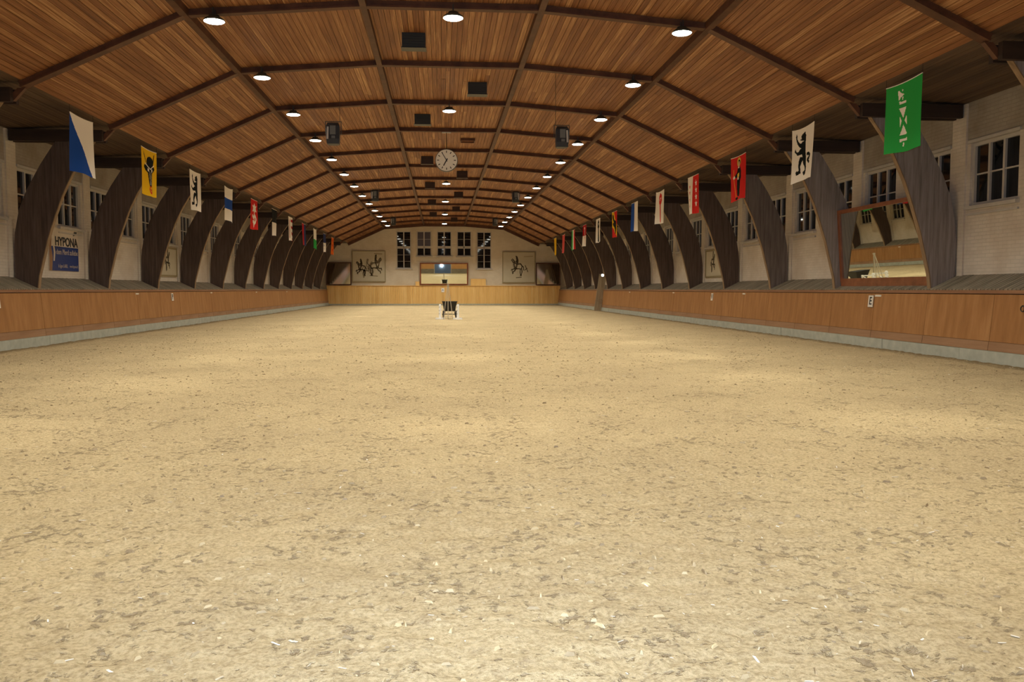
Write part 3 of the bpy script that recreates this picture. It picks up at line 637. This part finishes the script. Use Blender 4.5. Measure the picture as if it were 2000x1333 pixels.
def d_uri(u, v, P):
    P[inpoly([(0.16, 0.86), (0.13, 0.95), (0.19, 0.88), (0.30, 0.70), (0.34, 0.68), (0.32, 0.62)], u, v) | inpoly([(0.86, 0.96), (0.80, 0.92), (0.72, 0.70), (0.76, 0.66), (0.80, 0.76)], u, v)] = 1
    P[ell(0.55, 0.74, 0.24, 0.13, u, v)] = 1
    P[inpoly([(0.18, 0.66), (0.34, 0.66), (0.80, 0.68), (0.88, 0.62), (0.80, 0.56), (0.70, 0.52), (0.66, 0.30), (0.62, 0.22), (0.44, 0.20), (0.40, 0.30), (0.36, 0.50), (0.22, 0.54), (0.14, 0.60)], u, v)] = 1
    P[instroke([(0.24, 0.69), (0.36, 0.64), (0.55, 0.60), (0.72, 0.66), (0.84, 0.70)], 0.012, u, v)] = 3; P[instroke([(0.47, 0.54), (0.49, 0.26)], 0.010, u, v) | instroke([(0.60, 0.54), (0.58, 0.26)], 0.010, u, v)] = 3
    P[ell(0.40, 0.57, 0.05, 0.035, u, v) | ell(0.68, 0.58, 0.05, 0.035, u, v)] = 3
    P[ell(0.53, 0.14, 0.13, 0.09, u, v) & ~ell(0.53, 0.15, 0.075, 0.055, u, v)] = 2; P[inpoly([(0.46, 0.16), (0.60, 0.16), (0.53, 0.10)], u, v)] = 2
def d_zug(u, v, P): P[(v > 0.35) & (v < 0.68)] = 1
def d_nidw(u, v, P):
    P[instroke([(0.5, 0.84), (0.5, 0.20)], 0.045, u, v)] = 1
    P[inpoly([(0.5, 0.90), (0.66, 0.80), (0.84, 0.82), (0.70, 0.72), (0.82, 0.60), (0.60, 0.62), (0.5, 0.54), (0.42, 0.62), (0.22, 0.60), (0.32, 0.72), (0.20, 0.82), (0.38, 0.80)], u, v)] = 1
    P[instroke([(0.28, 0.46), (0.38, 0.40), (0.5, 0.46), (0.64, 0.46), (0.76, 0.36), (0.66, 0.24), (0.46, 0.22), (0.34, 0.28)], 0.05, u, v)] = 1
    P[inpoly([(0.38, 0.20), (0.62, 0.20), (0.50, 0.06)], u, v)] = 1
def d_fr(u, v, P): P[v > 0.5] = 1
def d_jura(u, v, P):
    P[(u > 0.52) & ((v > 0.80) & (v < 0.92))] = 1
    for a, b in ((0.52, 0.64), (0.26, 0.38), (0.0, 0.11)): P[(u > 0.52) & (v > a) & (v < b)] = 1
    P[(u > 0.20) & (u < 0.28) & (v > 0.12) & (v < 0.9)] = 1
def d_ti(u, v, P): P[u > 0.52] = 1
def d_vd(u, v, P): P[v < 0.48] = 1
def d_ag(u, v, P):
    P[v < 0.5] = 1
    for cx, cy in ((0.35, 0.35), (0.65, 0.35), (0.5, 0.15)): P[star(cx, cy, 0.1, u, v)] = 2
def d_or(u, v, P): P[(u > 0.25) & (u < 0.8) & (np.sin(v*22+u*5) > 0.55)] = 1
def make_flag(sx, yc, des, cols, label, seed):
    N = 88 if yc < 30 else 56 if yc < 45 else 36
    W_, H_f = 1.26, 1.27; ztop_ = 5.225
    g = (np.arange(N)+0.5)/N; U, Vv = np.meshgrid(g, g); P = np.zeros(U.shape, np.int32); des(U, Vv, P)
    gv = np.linspace(0, 1, N+1); UU, VV = np.meshgrid(gv, gv); r = np.random.default_rng(seed); ph = r.random(4)*6.28
    dy = (UU-0.5)*W_; dy = -dy if sx > 0 else dy
    fall = 1-VV
    off = 0.030*fall*np.sin(5.0*UU+ph[0]+1.2*VV) + 0.020*fall*np.sin(9*UU+ph[1]) + 0.05*fall*fall*(r.random()-0.5)
    sag = 0.05*r.random()*(4*UU*(1-UU))
    swing = 0.05*fall*fall*(r.random()-0.5)
    Xc = off; Yc = dy+swing; Zc = -fall*H_f - sag*VV + 0.02*fall*np.sin(4*UU+ph[2])
    me = bpy.data.meshes.new('cloth'); n1 = N+1
    vs = np.stack([Xc, Yc, Zc], -1).reshape(-1, 3); a_ = (np.arange(N)[:, None]*n1+np.arange(N)[None, :])
    fs = np.stack([a_, a_+1, a_+1+n1, a_+n1], -1).reshape(-1, 4)
    me.from_pydata(vs.tolist(), [], fs.tolist())
    for c in cols: me.materials.append(FC[c])
    me.polygons.foreach_set('material_index', P.ravel()); me.polygons.foreach_set('use_smooth', [True]*len(fs)); me.update()
    rt_ = thing('hanging_flag', label, 'flag', (sx*EX, yc, ztop_), 0, 'flags hung along the eaves')
    link('cloth', me, rt_)
    B = MB(); pts = [(0.0, float(dy[-1, q]), float(Zc[-1, q])+0.006) for q in range(0, n1, max(1, N//8))]; B.path(pts, 0.009); B.build('hem_cord', FC['white'], rt_)
    B = MB().tube((0, -W_/2, 0), (0, -W_/2, 0.168), 0.004, None, 6).tube((0, W_/2, 0), (0, W_/2, 0.168), 0.004, None, 6); B.build('hook', M['black'], rt_)
RFL = [(d_stgallen, ['green', 'white'], 'green square flag with a white bundle of rods'), (d_bear_tail, ['white', 'black'], 'white flag with a black upright bear with curled tail'),
       (d_glarus, ['red', 'black', 'gold', 'skin', 'white'], 'red flag with a black robed walking figure'), (d_valais, ['white', 'red'], 'half white half red flag with rows of stars'),
       (d_bl, ['white', 'red'], 'white flag with a red crozier'), (d_luzern, ['white', 'blue'], 'flag split upright into blue and white halves'), (d_bern, ['red', 'yellow', 'black'], 'red and yellow flag with a black walking bear'),
       (d_bs, ['white', 'black'], 'white flag with a black crozier'), (d_key_half, ['white', 'darkred', 'pink'], 'red over white flag with a key'), (d_neuch, ['white', 'green', 'red'], 'flag of green, white and red upright stripes'),
       (d_plain, ['pink'], 'plain pinkish red hanging flag'), (d_yellowmark, ['yellow', 'gold'], 'yellow flag with faint marks next to the pinkish red one')]
LFL = [(d_zurich, ['white', 'blue'], 'blue and white flag divided along the diagonal'), (d_uri, ['yellow', 'black', 'red', 'white'], 'yellow flag with a black bull head and red nose ring'),
       (d_bear, ['white', 'black'], 'white flag with a slim black upright bear'), (d_zug, ['white', 'blue'], 'white flag with a blue band across'), (d_nidw, ['red', 'white'], 'red flag with a large white key'),
       (d_fr, ['white', 'black'], 'black over white flag'), (d_jura, ['white', 'darkred'], 'white flag with red bars along one half'), (d_ti, ['darkred', 'navy'], 'flag split upright into red and dark blue'),
       (d_vd, ['white', 'green'], 'white over green flag'), (d_ag, ['navy', 'white', 'blue'], 'dark blue over white flag with small marks'), (d_or, ['orange', 'darkred'], 'orange flag with dark red marks, last before the end wall')]
for k, (d, c, lab) in enumerate(RFL): make_flag(1, 15.55+S*k, d, c, lab, 100+k)
for k, (d, c, lab) in enumerate(LFL): make_flag(-1, 20.32+S*k, d, c, lab, 200+k)

# ================================================================== CLOCK, LOUDSPEAKERS, CEILING BOXES
t_ = thing('hanging_clock', 'large round white clock hung on a rod below a rafter', 'clock', (-0.06, row(3), 5.95))
R_ = 0.39
smooth(MB().lathe([(R_-0.02, -0.05), (R_, -0.06), (R_+0.012, -0.03), (R_+0.012, 0.05), (R_-0.03, 0.06)], n=48, axis='y').build('case', M['grille'], t_))
fc = MB().lathe([(R_-0.012, -0.064), (R_-0.012, -0.055)], n=48, axis='y').build('dial', M['clockface'], t_)
for h in range(12):
    a = h*math.pi/6; s_, c_ = math.sin(a), math.cos(a); w2 = 0.011
    MB().bar((s_*0.26, -0.067, c_*0.26), (s_*0.335, -0.067, c_*0.335), 0.028, 0.004, (0, 1, 0)).build('hour_mark', M['ink'], fc)
for (a, r0, r1, wd, nm) in ((209, -0.07, 0.22, 0.036, 'hour_hand'), (329, -0.05, 0.30, 0.024, 'minute_hand')):
    a = math.radians(a); s_, c_ = math.sin(a), math.cos(a)
    MB().bar((s_*r0, -0.071, c_*r0), (s_*r1, -0.071, c_*r1), wd, 0.004, (0, 1, 0)).build(nm, M['ink'], t_)
MB().tube((0, 0, R_), (0, 0, MZ-5.95), 0.012, None, 8).build('rod', M['wire'], t_)
MB().box((-0.16, -0.05, MZ-5.95-0.03), (0.16, 0.05, MZ-5.95)).build('mount', M['greyside'], t_)

def make_speaker(sx):
    t_ = thing('loudspeaker', '', 'loudspeaker')
    prof = [(-0.16, -0.14), (0.16, -0.14), (0.16, 0.06), (0.09, 0.17), (-0.09, 0.17), (-0.16, 0.06)]
    B = MB(); n = len(prof)
    B.add([(x*0.92, y, -0.28) for x, y in prof] + [(x, y-0.03, -0.16) for x, y in prof] + [(x, y-0.02, 0.16) for x, y in prof] + [(x*0.8, y+0.02, 0.24) for x, y in prof],
          [tuple(range(n))[::-1], tuple(range(3*n, 4*n))] + [(r*n+i, r*n+(i+1) % n, (r+1)*n+(i+1) % n, (r+1)*n+i) for r in range(3) for i in range(n)])
    B.build('cabinet', M['black'], t_)
    MB().box((-0.065, -0.185, -0.06), (0.075, -0.168, 0.16)).build('grille', M['grille'], t_)
    MB().box((-0.03, -0.19, -0.15), (0.06, -0.168, -0.09)).build('badge', M['grille'], t_)
    MB().hexa([(-0.168*sx, -0.13, -0.16), (-0.162*sx, -0.13, -0.16), (-0.162*sx, -0.02, -0.10), (-0.168*sx, -0.02, -0.10), (-0.168*sx, -0.14, 0.10), (-0.162*sx, -0.14, 0.10), (-0.162*sx, 0.0, 0.15), (-0.168*sx, 0.0, 0.15)]).build('side_panel', M['greyside'], t_)
    xs_ = sorted((-0.105*sx, -0.150*sx)); MB().hexa([(xs_[0], -0.184, -0.17), (xs_[1], -0.184, -0.17), (xs_[1], -0.168, -0.17), (xs_[0], -0.168, -0.17), (xs_[0]*0.9, -0.184, 0.13), (xs_[1]*0.9, -0.184, 0.13), (xs_[1]*0.9, -0.165, 0.13), (xs_[0]*0.9, -0.165, 0.13)]).build('front_trim', M['greyside'], t_)
    MB().box((-0.20, -0.02, -0.02), (-0.185, 0.02, 0.29)).box((0.185, -0.02, -0.02), (0.20, 0.02, 0.29)).box((-0.20, -0.02, 0.275), (0.20, 0.02, 0.29)).build('bracket', M['iron'], t_)
    MB().tube((0.16*sx*-1*-1, 0, 0.29), (0.16*sx, 0, 1.58), 0.006, None, 6).build('hanging_wire', M['wire'], t_)
    return t_
for sx, lab in ((-1, 'advertising board side'), (1, 'tilted mirror side')):
    sp0 = make_speaker(-sx)
    for q, (k, x, z) in enumerate(((1, 2.93 if sx < 0 else 2.82, 5.27), (5, 3.26 if sx < 0 else 3.17, 5.67), (9, 3.42 if sx < 0 else 3.32, 5.90))):
        o = sp0 if q == 0 else dup(sp0, (0, 0, 0)); o.location = (sx*x, row(k), z)
        if q:   # shorter wires for the ones hung higher
            for ch in o.children:
                if ch.name.startswith('hanging_wire'): ch.scale = (1, 1, (6.85-z)/1.58)
        tag(o, ['largest black loudspeaker hung on a wire over the %s' % lab, 'black loudspeaker hung beyond the clock over the %s' % lab, 'black loudspeaker hung close to the end wall over the %s' % lab][q], 'loudspeaker', 'hanging loudspeakers')

def ceiling_box(x, y, m_, lab, thin=False):
    t_ = thing('ventilation_box', lab, 'vent', (x, y, MZ+UP-0.005), 0, 'boxes on the ceiling')
    if thin:
        MB().box((-0.27, -0.27, -0.10), (0.27, -0.24, 0)).box((-0.27, 0.24, -0.10), (0.27, 0.27, 0)).box((-0.27, -0.24, -0.10), (-0.24, 0.24, 0)).box((0.24, -0.24, -0.10), (0.27, 0.24, 0)).build('frame', M['beam'], t_)
        MB().box((-0.24, -0.24, -0.04), (0.24, 0.24, 0)).build('hatch', M['boards'], t_); return
    MB().box((-0.26, -0.14, -0.32), (0.26, 0.14, 0)).build('body', m_, t_)
    B = MB()
    for q in range(5): B.box((-0.24, -0.155, -0.30+q*0.058), (0.24, -0.14, -0.30+q*0.058+0.035))
    B.build('louvre', m_, t_)
    MB().box((-0.28, -0.16, -0.335), (0.28, 0.16, -0.32)).build('bottom_plate', M['iron'] if m_ is M['slate'] else m_, t_)
for k in range(0, 12):
    x = -0.85 if k % 2 == 0 else 0.76; y = row(k)+S*0.49
    if k == 3: ceiling_box(x, y, None, 'wooden hatch frame flush in the ceiling boards near the clock', True)
    elif k < 3: ceiling_box(x, y, M['slate'], ['dark slate ventilation box in the ceiling bay before the first loudspeakers', 'dark slate ventilation box between two centre lamps, on the tilted mirror side', 'dark slate ventilation box just before the clock'][k])
    else: ceiling_box(x, y, M['darkbrown'], 'dark brown ventilation box on the ceiling beyond the clock, %s from the end wall' % ORD[11-k])

# ================================================================== MIRRORS, PICTURES, SIGN
def framed(name, label, cat, origin, xdir, ydir, wd, ht, fw_, depth, fmat, gmat, gname):
    o = thing(name, label, cat); o.matrix_world = frame_mat(origin, xdir, ydir)
    MB().box((0, 0, 0), (wd, fw_, depth)).box((0, ht-fw_, 0), (wd, ht, depth)).box((0, fw_, 0), (fw_, ht-fw_, depth)).box((wd-fw_, fw_, 0), (wd, ht-fw_, depth)).build('frame', fmat, o)
    g = MB().box((fw_, fw_, 0.01), (wd-fw_, ht-fw_, 0.02)).build(gname, gmat, o)
    return o, g
# tilted side mirror: local x runs towards the camera, y up the tilted plane, z into the hall
b0 = Vector((10.30, 22.00, 1.56)); t0 = Vector((10.160, 22.00, 3.44)); ht = (t0-b0).length
o, g = framed('wall_mirror', 'large tilted mirror in a red brown wooden frame standing on the ledge between two ribs', 'mirror', b0, (0, -1, 0), (t0-b0), 4.30, ht, 0.10, 0.05, M['frame_wood'], M['mirror'], 'mirror_glass')
MB().box((0.05, -0.14, -0.02), (4.25, 0.0, 0.06)).build('bottom_rail', M['frame_wood'], o)
# end wall mirror, tilted slightly down
ang = math.radians(1.52)
o, g = framed('wall_mirror', 'wide wooden framed mirror in the middle of the end wall reflecting the arena', 'mirror', (-2.14, Y_END-0.14, 1.76), (1, 0, 0), (0, -math.sin(ang), math.cos(ang)), 4.20, 1.93, 0.11, 0.05, M['frame_wood'], M['mirror'], 'mirror_glass')
for x0, x1, z0, z1, nm, lab in ((-2.52, -2.18, 1.714, 2.06, 'wooden_box', 'small low wooden box between wall and end mirror, at the plain corner'), (2.28, 3.60, 1.714, 2.30, 'wooden_chest', 'longer wooden chest on the end kickboard beside the mirror')):
    t_ = thing(nm, lab, 'box', ((x0+x1)/2, Y_END-0.14, z0)); wd = x1-x0
    MB().box((-wd/2, -0.10, 0), (wd/2, 0.10, z1-z0-0.03)).build('body', M['kick_end'], t_); MB().box((-wd/2-0.02, -0.12, z1-z0-0.03), (wd/2+0.02, 0.12, z1-z0)).build('lid', M['kick_end'], t_)
t_ = thing('shelf_board', 'thin wooden shelf strip on top of the end kickboard under the mirror', 'shelf', (0, Y_END-0.12, 1.70))
MB().box((-3.3, -0.10, 0.001), (3.9, 0.10, 0.012)).build('plank', M['kick_end'], t_); MB().box((-3.3, -0.12, -0.03), (3.9, -0.105, 0.012)).build('lip', M['kick_end'], t_)
for sx, lab in ((-1, 'dull dark corner mirror on the end wall on the advertising board side'), (1, 'dull corner mirror with dark streaks on the end wall on the tilted mirror side')):
    x0 = -10.2 if sx < 0 else 8.03; al = math.radians(2.2)*sx     # swung slightly towards the middle and tipped down
    xd = Vector((math.cos(al), -math.sin(al), 0)); yd = Vector((0, -0.03, 1)); yd = (yd-xd*yd.dot(xd)).normalized()
    framed('corner_mirror', lab, 'mirror', (x0, Y_END-(0.22 if sx < 0 else 0.14), 1.74), xd, yd, 2.16, 1.98, 0.09, 0.05, M['dark_frame'], M['mirror_dull'], 'mirror_glass')
def strokes(parent, lines, wd, mat_, nm):
    B = MB()
    for l in lines:
        for (x0, y0), (x1, y1) in zip(l[:-1], l[1:]): B.bar((x0, y0, 0.023), (x1, y1, 0.023), wd, 0.003, (0, 0, 1))
    tag(B.build(nm, mat_, parent), None, None, None, 'stuff')
def horse(cx, cy, s_, fl, seed):             # loose brush sketch of horse and rider
    P = [[(-.5, .05), (-.3, .22), (.1, .2), (.35, .25), (.5, .5), (.62, .6), (.74, .48), (.66, .42), (.5, .3), (.42, .05)], [(-.5, .05), (-.42, -.2), (-.1, -.16), (.25, -.2), (.42, .05)], [(-.42, -.15), (-.5, -.45), (-.4, -.7), (-.46, -.78)],
         [(-.3, -.18), (-.25, -.45), (-.34, -.7), (-.28, -.76)], [(.25, -.18), (.4, -.4), (.6, -.42), (.62, -.6)], [(.34, -.1), (.5, -.22), (.72, -.2), (.76, -.36)], [(-.5, .05), (-.68, -.05), (-.7, -.3)],
         [(.02, .2), (.0, .5), (.06, .72), (.14, .74), (.16, .62), (.1, .5), (.18, .26)], [(.06, .46), (.3, .34)], [(.1, .2), (.2, -.1), (.1, -.2)], [(.04, .76), (.18, .82), (.2, .72)]]
    r = random.Random(seed)
    return [[(cx+fl*x*s_*0.85+r.uniform(-.02, .02), cy+y*s_*1.25+r.uniform(-.02, .02)) for x, y in l] for l in P]
o, g = framed('framed_drawing', 'big framed drawing of several horses and riders on the end wall', 'picture', (-7.98, Y_END-0.07, 2.02), (1, 0, 0), (0, 0, 1), 2.88, 2.70, 0.07, 0.05, M['picframe'], M['canvas'], 'canvas')
strokes(g, horse(0.82, 1.22, 0.74, -1, 1)+horse(1.95, 1.42, 0.92, 1, 2)+horse(0.86, 1.20, 0.70, -1, 11), 0.06, M['sketch'], 'ink_strokes'); strokes(g, horse(1.25, 1.15, 0.80, 1, 3)+horse(2.0, 1.36, 0.86, 1, 12)+[[(1.5, 0.55), (2.2, 0.5)], [(1.9, 2.45), (2.6, 2.42)]], 0.07, M['sketch2'], 'wash_strokes')
o, g = framed('framed_drawing', 'big framed drawing of a lone rider on the end wall', 'picture', (5.07, Y_END-0.07, 1.95), (1, 0, 0), (0, 0, 1), 2.90, 2.74, 0.07, 0.05, M['picframe'], M['canvas'], 'canvas')
strokes(g, horse(1.35, 1.45, 0.90, -1, 5)+horse(1.38, 1.42, 0.82, -1, 15)+[[(2.0, 1.55), (2.15, 1.2), (2.25, 0.95)], [(1.2, 0.45), (1.7, 0.5)], [(1.95, 1.1), (2.2, 1.3)]], 0.06, M['sketch'], 'ink_strokes'); strokes(g, [[(1.0, 2.0), (0.95, 1.5), (1.05, 1.2)], [(0.8, 0.95), (1.0, 1.05)], [(1.9, 2.3), (2.7, 2.35)]], 0.05, M['sketch2'], 'wash_strokes')
# side wall drawings
for sx, y0, lab in ((-1, 33.0, 'framed brown sketch of a standing horse between ribs on the advertising board side'), (1, 35.1, 'framed brown sketch of a standing horse between ribs on the tilted mirror side')):
    o, g = framed('framed_sketch', lab, 'picture', (sx*(WX-0.01), y0, 1.86), (0, 1 if sx < 0 else -1, 0), (0, 0, 1), 2.1, 1.12, 0.06, 0.04, M['picframe'], M['canvas'], 'canvas')
    strokes(g, horse(0.95, 0.62, 0.42, 1, 8), 0.06, M['sketch'], 'ink_strokes')
# advertising board
o = thing('advertising_board', 'white and blue feed advertising board reading HYPONA on the side wall', 'sign'); o.matrix_world = frame_mat((-WX+0.005, 24.0, 1.88), (0, 1, 0), (0, 0, 1))
MB().box((0, 0, 0), (1.85, 1.16, 0.02)).build('panel', M['sign_white'], o)
MB().box((0.12, 0.0, 0.02), (1.85, 0.66, 0.024)).build('blue_field', M['sign_blue'], o)
MB().prism([(0.0, 0.0, 0.02), (0.14, 0.0, 0.02), (0.20, 0.35, 0.02), (0.12, 0.62, 0.02), (0.16, 0.9, 0.02), (0.02, 0.98, 0.02)], (0, 0, 0.006)).build('picture_print', M['sign_tan'], o)
MB().prism([(0.16, 0.92, 0.02), (0.22, 0.92, 0.02), (0.36, 0.5, 0.02), (0.30, 0.26, 0.02), (0.24, 0.26, 0.02), (0.27, 0.5, 0.02)], (0, 0, 0.009)).build('horse_blaze', M['sign_white'], o)
for s_ in range(3): MB().prism([(1.52+s_*0.07, 1.00+s_*0.015, 0.02), (1.57+s_*0.07, 1.00+s_*0.015, 0.02), (1.66+s_*0.07-0.0, 1.12, 0.02), (1.61+s_*0.07-0.0, 1.12, 0.02)], (0, 0, 0.004)).build('logo_stroke', M['ink'], o)
for txt, sz, x, z, mt, sc, bold in (('HYPONA', 0.36, 1.08, 0.79, M['ink'], (0.98, 0.95, 1), 0.008), ('dem Pferd zuliebe', 0.19, 1.10, 0.51, M['sign_text'], (1.0, 1.05, 1), 0.003), ('la ligne LABEL', 0.11, 0.82, 0.13, M['sign_text'], (0.95, 1.2, 1), 0.001), ('www.hypona.ch', 0.10, 1.52, 0.13, M['sign_text'], (0.85, 1.1, 1), 0.001)):
    l = link('lettering', text_mesh(txt, sz, mt, bold=bold), o, (x, z, 0.027)); l.scale = sc

# ================================================================== KICKBOARD PLATES AND TAGS
def plate(sx, y, letter, lab):
    s0 = 0.95; xb = BX0+(BX1-BX0)*(s0-BZ0)/(BZ1-BZ0); upd = Vector((sx*(BX1-BX0), 0, BZ1-BZ0)).normalized()
    o = thing('letter_plate', lab, 'sign'); o.matrix_world = frame_mat((sx*(xb-0.012), y, s0), (0, 1 if sx < 0 else -1, 0), upd)
    MB().box((-0.115, 0, 0), (0.115, 0.28, 0.01)).build('plate', M['white_plate'], o)
    link('letter', text_mesh(letter, 0.26, M['ink'], bold=0.004), o, (0, 0.14, 0.012))
plate(-1, 19.94, 'B', 'white plate with black letter B on the kickboard'); plate(-1, 32.4, 'P', 'white letter plate on the kickboard near the framed sketch of the advertising side')
plate(1, 20.0, 'E', 'white plate with black letter E on the kickboard below the tilted mirror'); plate(1, 32.25, 'V', 'white letter plate on the kickboard near the framed sketch of the tilted mirror side')
o = thing('letter_plate', 'small white letter plate on the end kickboard under the mirror', 'sign'); o.matrix_world = frame_mat((-0.15, Y_END-0.255, 1.13), (1, 0, 0), (0, 0.1, 1))
MB().box((-0.13, 0, 0), (0.13, 0.36, 0.012)).build('plate', M['white'], o); link('letter', text_mesh('A', 0.24, FC['navy']), o, (0, 0.18, 0.014))
for sx, side in ((-1, 'advertising board side'), (1, 'tilted mirror side')):
    for q in range(5):
        if sx < 0 and q == 0: continue
        y = 19.8+9.02*q; z = 1.225; xb = BX0+(BX1-BX0)*(z-BZ0)/(BZ1-BZ0)
        t_ = thing('marker_tag', 'tiny white marker tag on the kickboard, %s side, %s from the end wall' % (side.replace(' side', ''), ORD[4-q]), 'tag', (sx*(xb-0.004), y-0.1 if sx > 0 and q == 0 else y, z), 0, 'marker tags on the %s' % side)
        MB().box((-0.008, -0.14, -0.022), (0.008, 0.14, 0.022)).build('label_strip', M['white_plate'], t_); MB().box((-0.010, -0.13, -0.004), (0.010, -0.11, 0.004)).box((-0.010, 0.11, -0.004), (0.010, 0.13, 0.004)).build('screw', M['iron'], t_)
# ring handle of the kickboard gate
t_ = thing('ring_handle', 'black iron ring handle on the kickboard of the tilted mirror side', 'handle', (BX0+0.055, 14.5, 1.03))
B = MB(); B.path([(-0.02, 0.05*math.cos(a*math.pi/8), 0.05*math.sin(a*math.pi/8)) for a in range(17)], 0.011); B.build('ring', M['iron'], t_); MB().tube((0.015, 0, 0.05), (-0.03, 0, 0.05), 0.014, None, 8).build('staple', M['iron'], t_)

# ================================================================== THINGS IN THE ARENA
zf = lambda x, y: float(sand_h(np.array([x]), np.array([y]))[0])
def jump_stand(x, y, mir, lab):
    t_ = thing('jump_stand', lab, 'jump stand', (x, y, zf(x, y)-0.005), 0, 'white jump stands')
    MB().box((-0.055, -0.055, 0.05), (0.055, 0.055, 0.66)).build('post', M['white'], t_)
    MB().hexa([(-0.05, -0.05, 0.66), (0.05, -0.05, 0.66), (0.05, 0.05, 0.66), (-0.05, 0.05, 0.66), (-0.03, -0.03, 0.70), (0.03, -0.03, 0.70), (0.03, 0.03, 0.70), (-0.03, 0.03, 0.70)]).build('post_cap', M['white'], t_)
    MB().box((-0.21, -0.05, 0.0), (0.21, 0.05, 0.06)).build('foot', M['white'], t_); MB().box((-0.05, -0.30, 0.0), (0.05, 0.30, 0.055)).build('foot', M['white'], t_)
    MB().box((-0.03, 1.06, 0.05), (0.03, 1.12, 0.62)).build('rear_post', M['white'], t_)
    for z in (0.20, 0.56): MB().box((-0.02, 0.045, z), (0.02, 1.06, z+0.05)).build('rail', M['white'], t_)
    MB().bar((0, 0.06, 0.24), (0, 1.04, 0.56), 0.03, 0.04).build('brace', M['white'], t_)
    MB().box((-0.20, 1.05, 0.0), (0.20, 1.13, 0.05)).build('foot', M['white'], t_)
    MB().box((mir*0.055-0.01, -0.06, 0.42), (mir*0.055+0.03*mir+0.01, 0.02, 0.47)).build('pole_cup', M['white'], t_)
    for z in (0.25, 0.4, 0.55): MB().box((-0.055, -0.056, z), (-0.02, -0.045, z+0.02)).build('cup_hole_plate', M['iron'], t_)
jump_stand(-0.33, 39.6, -1*-1, 'white wooden jump stand on the sand at the advertising board side of the barrow')
jump_stand(0.48, 39.3, -1, 'white wooden jump stand on the sand at the tilted mirror side of the barrow')
t_ = thing('wheelbarrow', 'black tub barrow standing on the sand between white jump stands', 'wheelbarrow', (0.125, 41.45, 0.0))
def frus(z0, w0, d0, z1, w1, d1): return [(-w0, -d0, z0), (w0, -d0, z0), (w0, d0, z0), (-w0, d0, z0), (-w1, -d1, z1), (w1, -d1, z1), (w1, d1, z1), (-w1, d1, z1)]
MB().hexa(frus(0.33, 0.24, 0.28, 0.78, 0.35, 0.5)).build('tub', M['tub'], t_)
MB().box((-0.37, -0.52, 0.77), (0.37, -0.48, 0.80)).box((-0.37, 0.48, 0.77), (0.37, 0.52, 0.80)).box((-0.37, -0.48, 0.77), (-0.33, 0.48, 0.80)).box((0.33, -0.48, 0.77), (0.37, 0.48, 0.80)).build('rim', M['tub'], t_)
for sx in (-1, 1):
    wh = smooth(MB().lathe([(0.13, -0.03), (0.17, -0.035), (0.18, 0.0), (0.17, 0.035), (0.13, 0.03)], (sx*0.30, 0, 0.175), 20, 'x').build('wheel', M['rubber'], t_))
    MB().tube((sx*0.30-0.05, 0, 0.175), (sx*0.30+0.05, 0, 0.175), 0.05, None, 10).build('hub', M['iron'], wh)
    MB().bar((sx*0.22, -0.3, 0.33), (sx*0.29, -0.3, 0.01), 0.035, 0.035).build('leg', M['iron'], t_)
    MB().path([(sx*0.26, -0.2, 0.35), (sx*0.30, 0.55, 0.62), (sx*0.30, 0.95, 0.66)], 0.018, 8).build('handle', M['iron'], t_)
MB().tube((-0.30, 0, 0.175), (0.30, 0, 0.175), 0.015, None, 8).build('axle', M['iron'], t_)
t_ = thing('trestle_ladder', 'pale wooden tripod ladder standing in front of the black barrow', 'ladder', (0.04, 39.5, zf(0.04, 39.5)))
ap = Vector((0.0, 0.35, 1.56))
for sx in (-1, 1): MB().bar((sx*0.215, 0, 0.0), ap+Vector((sx*0.02, 0, 0)), 0.026, 0.026, (0, 1, 0)).build('rail', M['pale_wood'], t_)
MB().bar((0.0, 0.75, 0.0), ap+Vector((0, 0.03, 0)), 0.03, 0.03, (1, 0, 0)).build('back_leg', M['pale_wood'], t_)
MB().bar((0.0, -0.02, 0.0), ap+Vector((0, -0.03, -0.02)), 0.022, 0.022, (1, 0, 0)).build('middle_pole', M['pale_wood'], t_)
for z in (0.13, 0.27): 
    f = z/1.56; MB().bar((-0.215*(1-f), 0.35*f, z), (0.215*(1-f), 0.35*f, z), 0.022, 0.022).build('rung', M['pale_wood'], t_)
MB().box((-0.045, 0.30, 1.53), (0.045, 0.41, 1.60)).build('head_block', M['pale_wood'], t_)
# leaning planks with a small lamp
t_ = thing('leaning_plank', 'weathered pair of planks leaning on the kickboard with a bright lamp on top', 'plank', (9.72, 54.6, 0.0))
for q in (0, 1):
    a = Vector((-0.24+q*0.235, q*0.02, 0.0)); b = Vector((0.12+q*0.235, 0.10+q*0.02, 2.38-q*0.12))
    MB().hexa([a, a+Vector((0.225, 0, 0)), a+Vector((0.225, 0.05, 0)), a+Vector((0, 0.05, 0)), b, b+Vector((0.225, 0, -0.04)), b+Vector((0.225, 0.05, -0.04)), b+Vector((0, 0.05, 0))]).build('plank', M['grey_plank'], t_)
MB().box((-0.10, -0.02, 0.7), (0.28, 0.0, 0.76)).build('batten', M['grey_plank'], t_)
t_ = thing('small_lamp', 'small bright round lamp at the head of the leaning planks', 'lamp', (10.02, 54.62, 2.28))
smooth(MB().lathe([(0.03, 0.07), (0.09, 0.0), (0.10, -0.05), (0.095, -0.06)], n=20, axis='y').build('housing', M['housing'], t_)); smooth(MB().lathe([(0.09, -0.058), (0.06, -0.075), (0.001, -0.082)], n=20, axis='y').build('lens', M['spotlens'], t_))
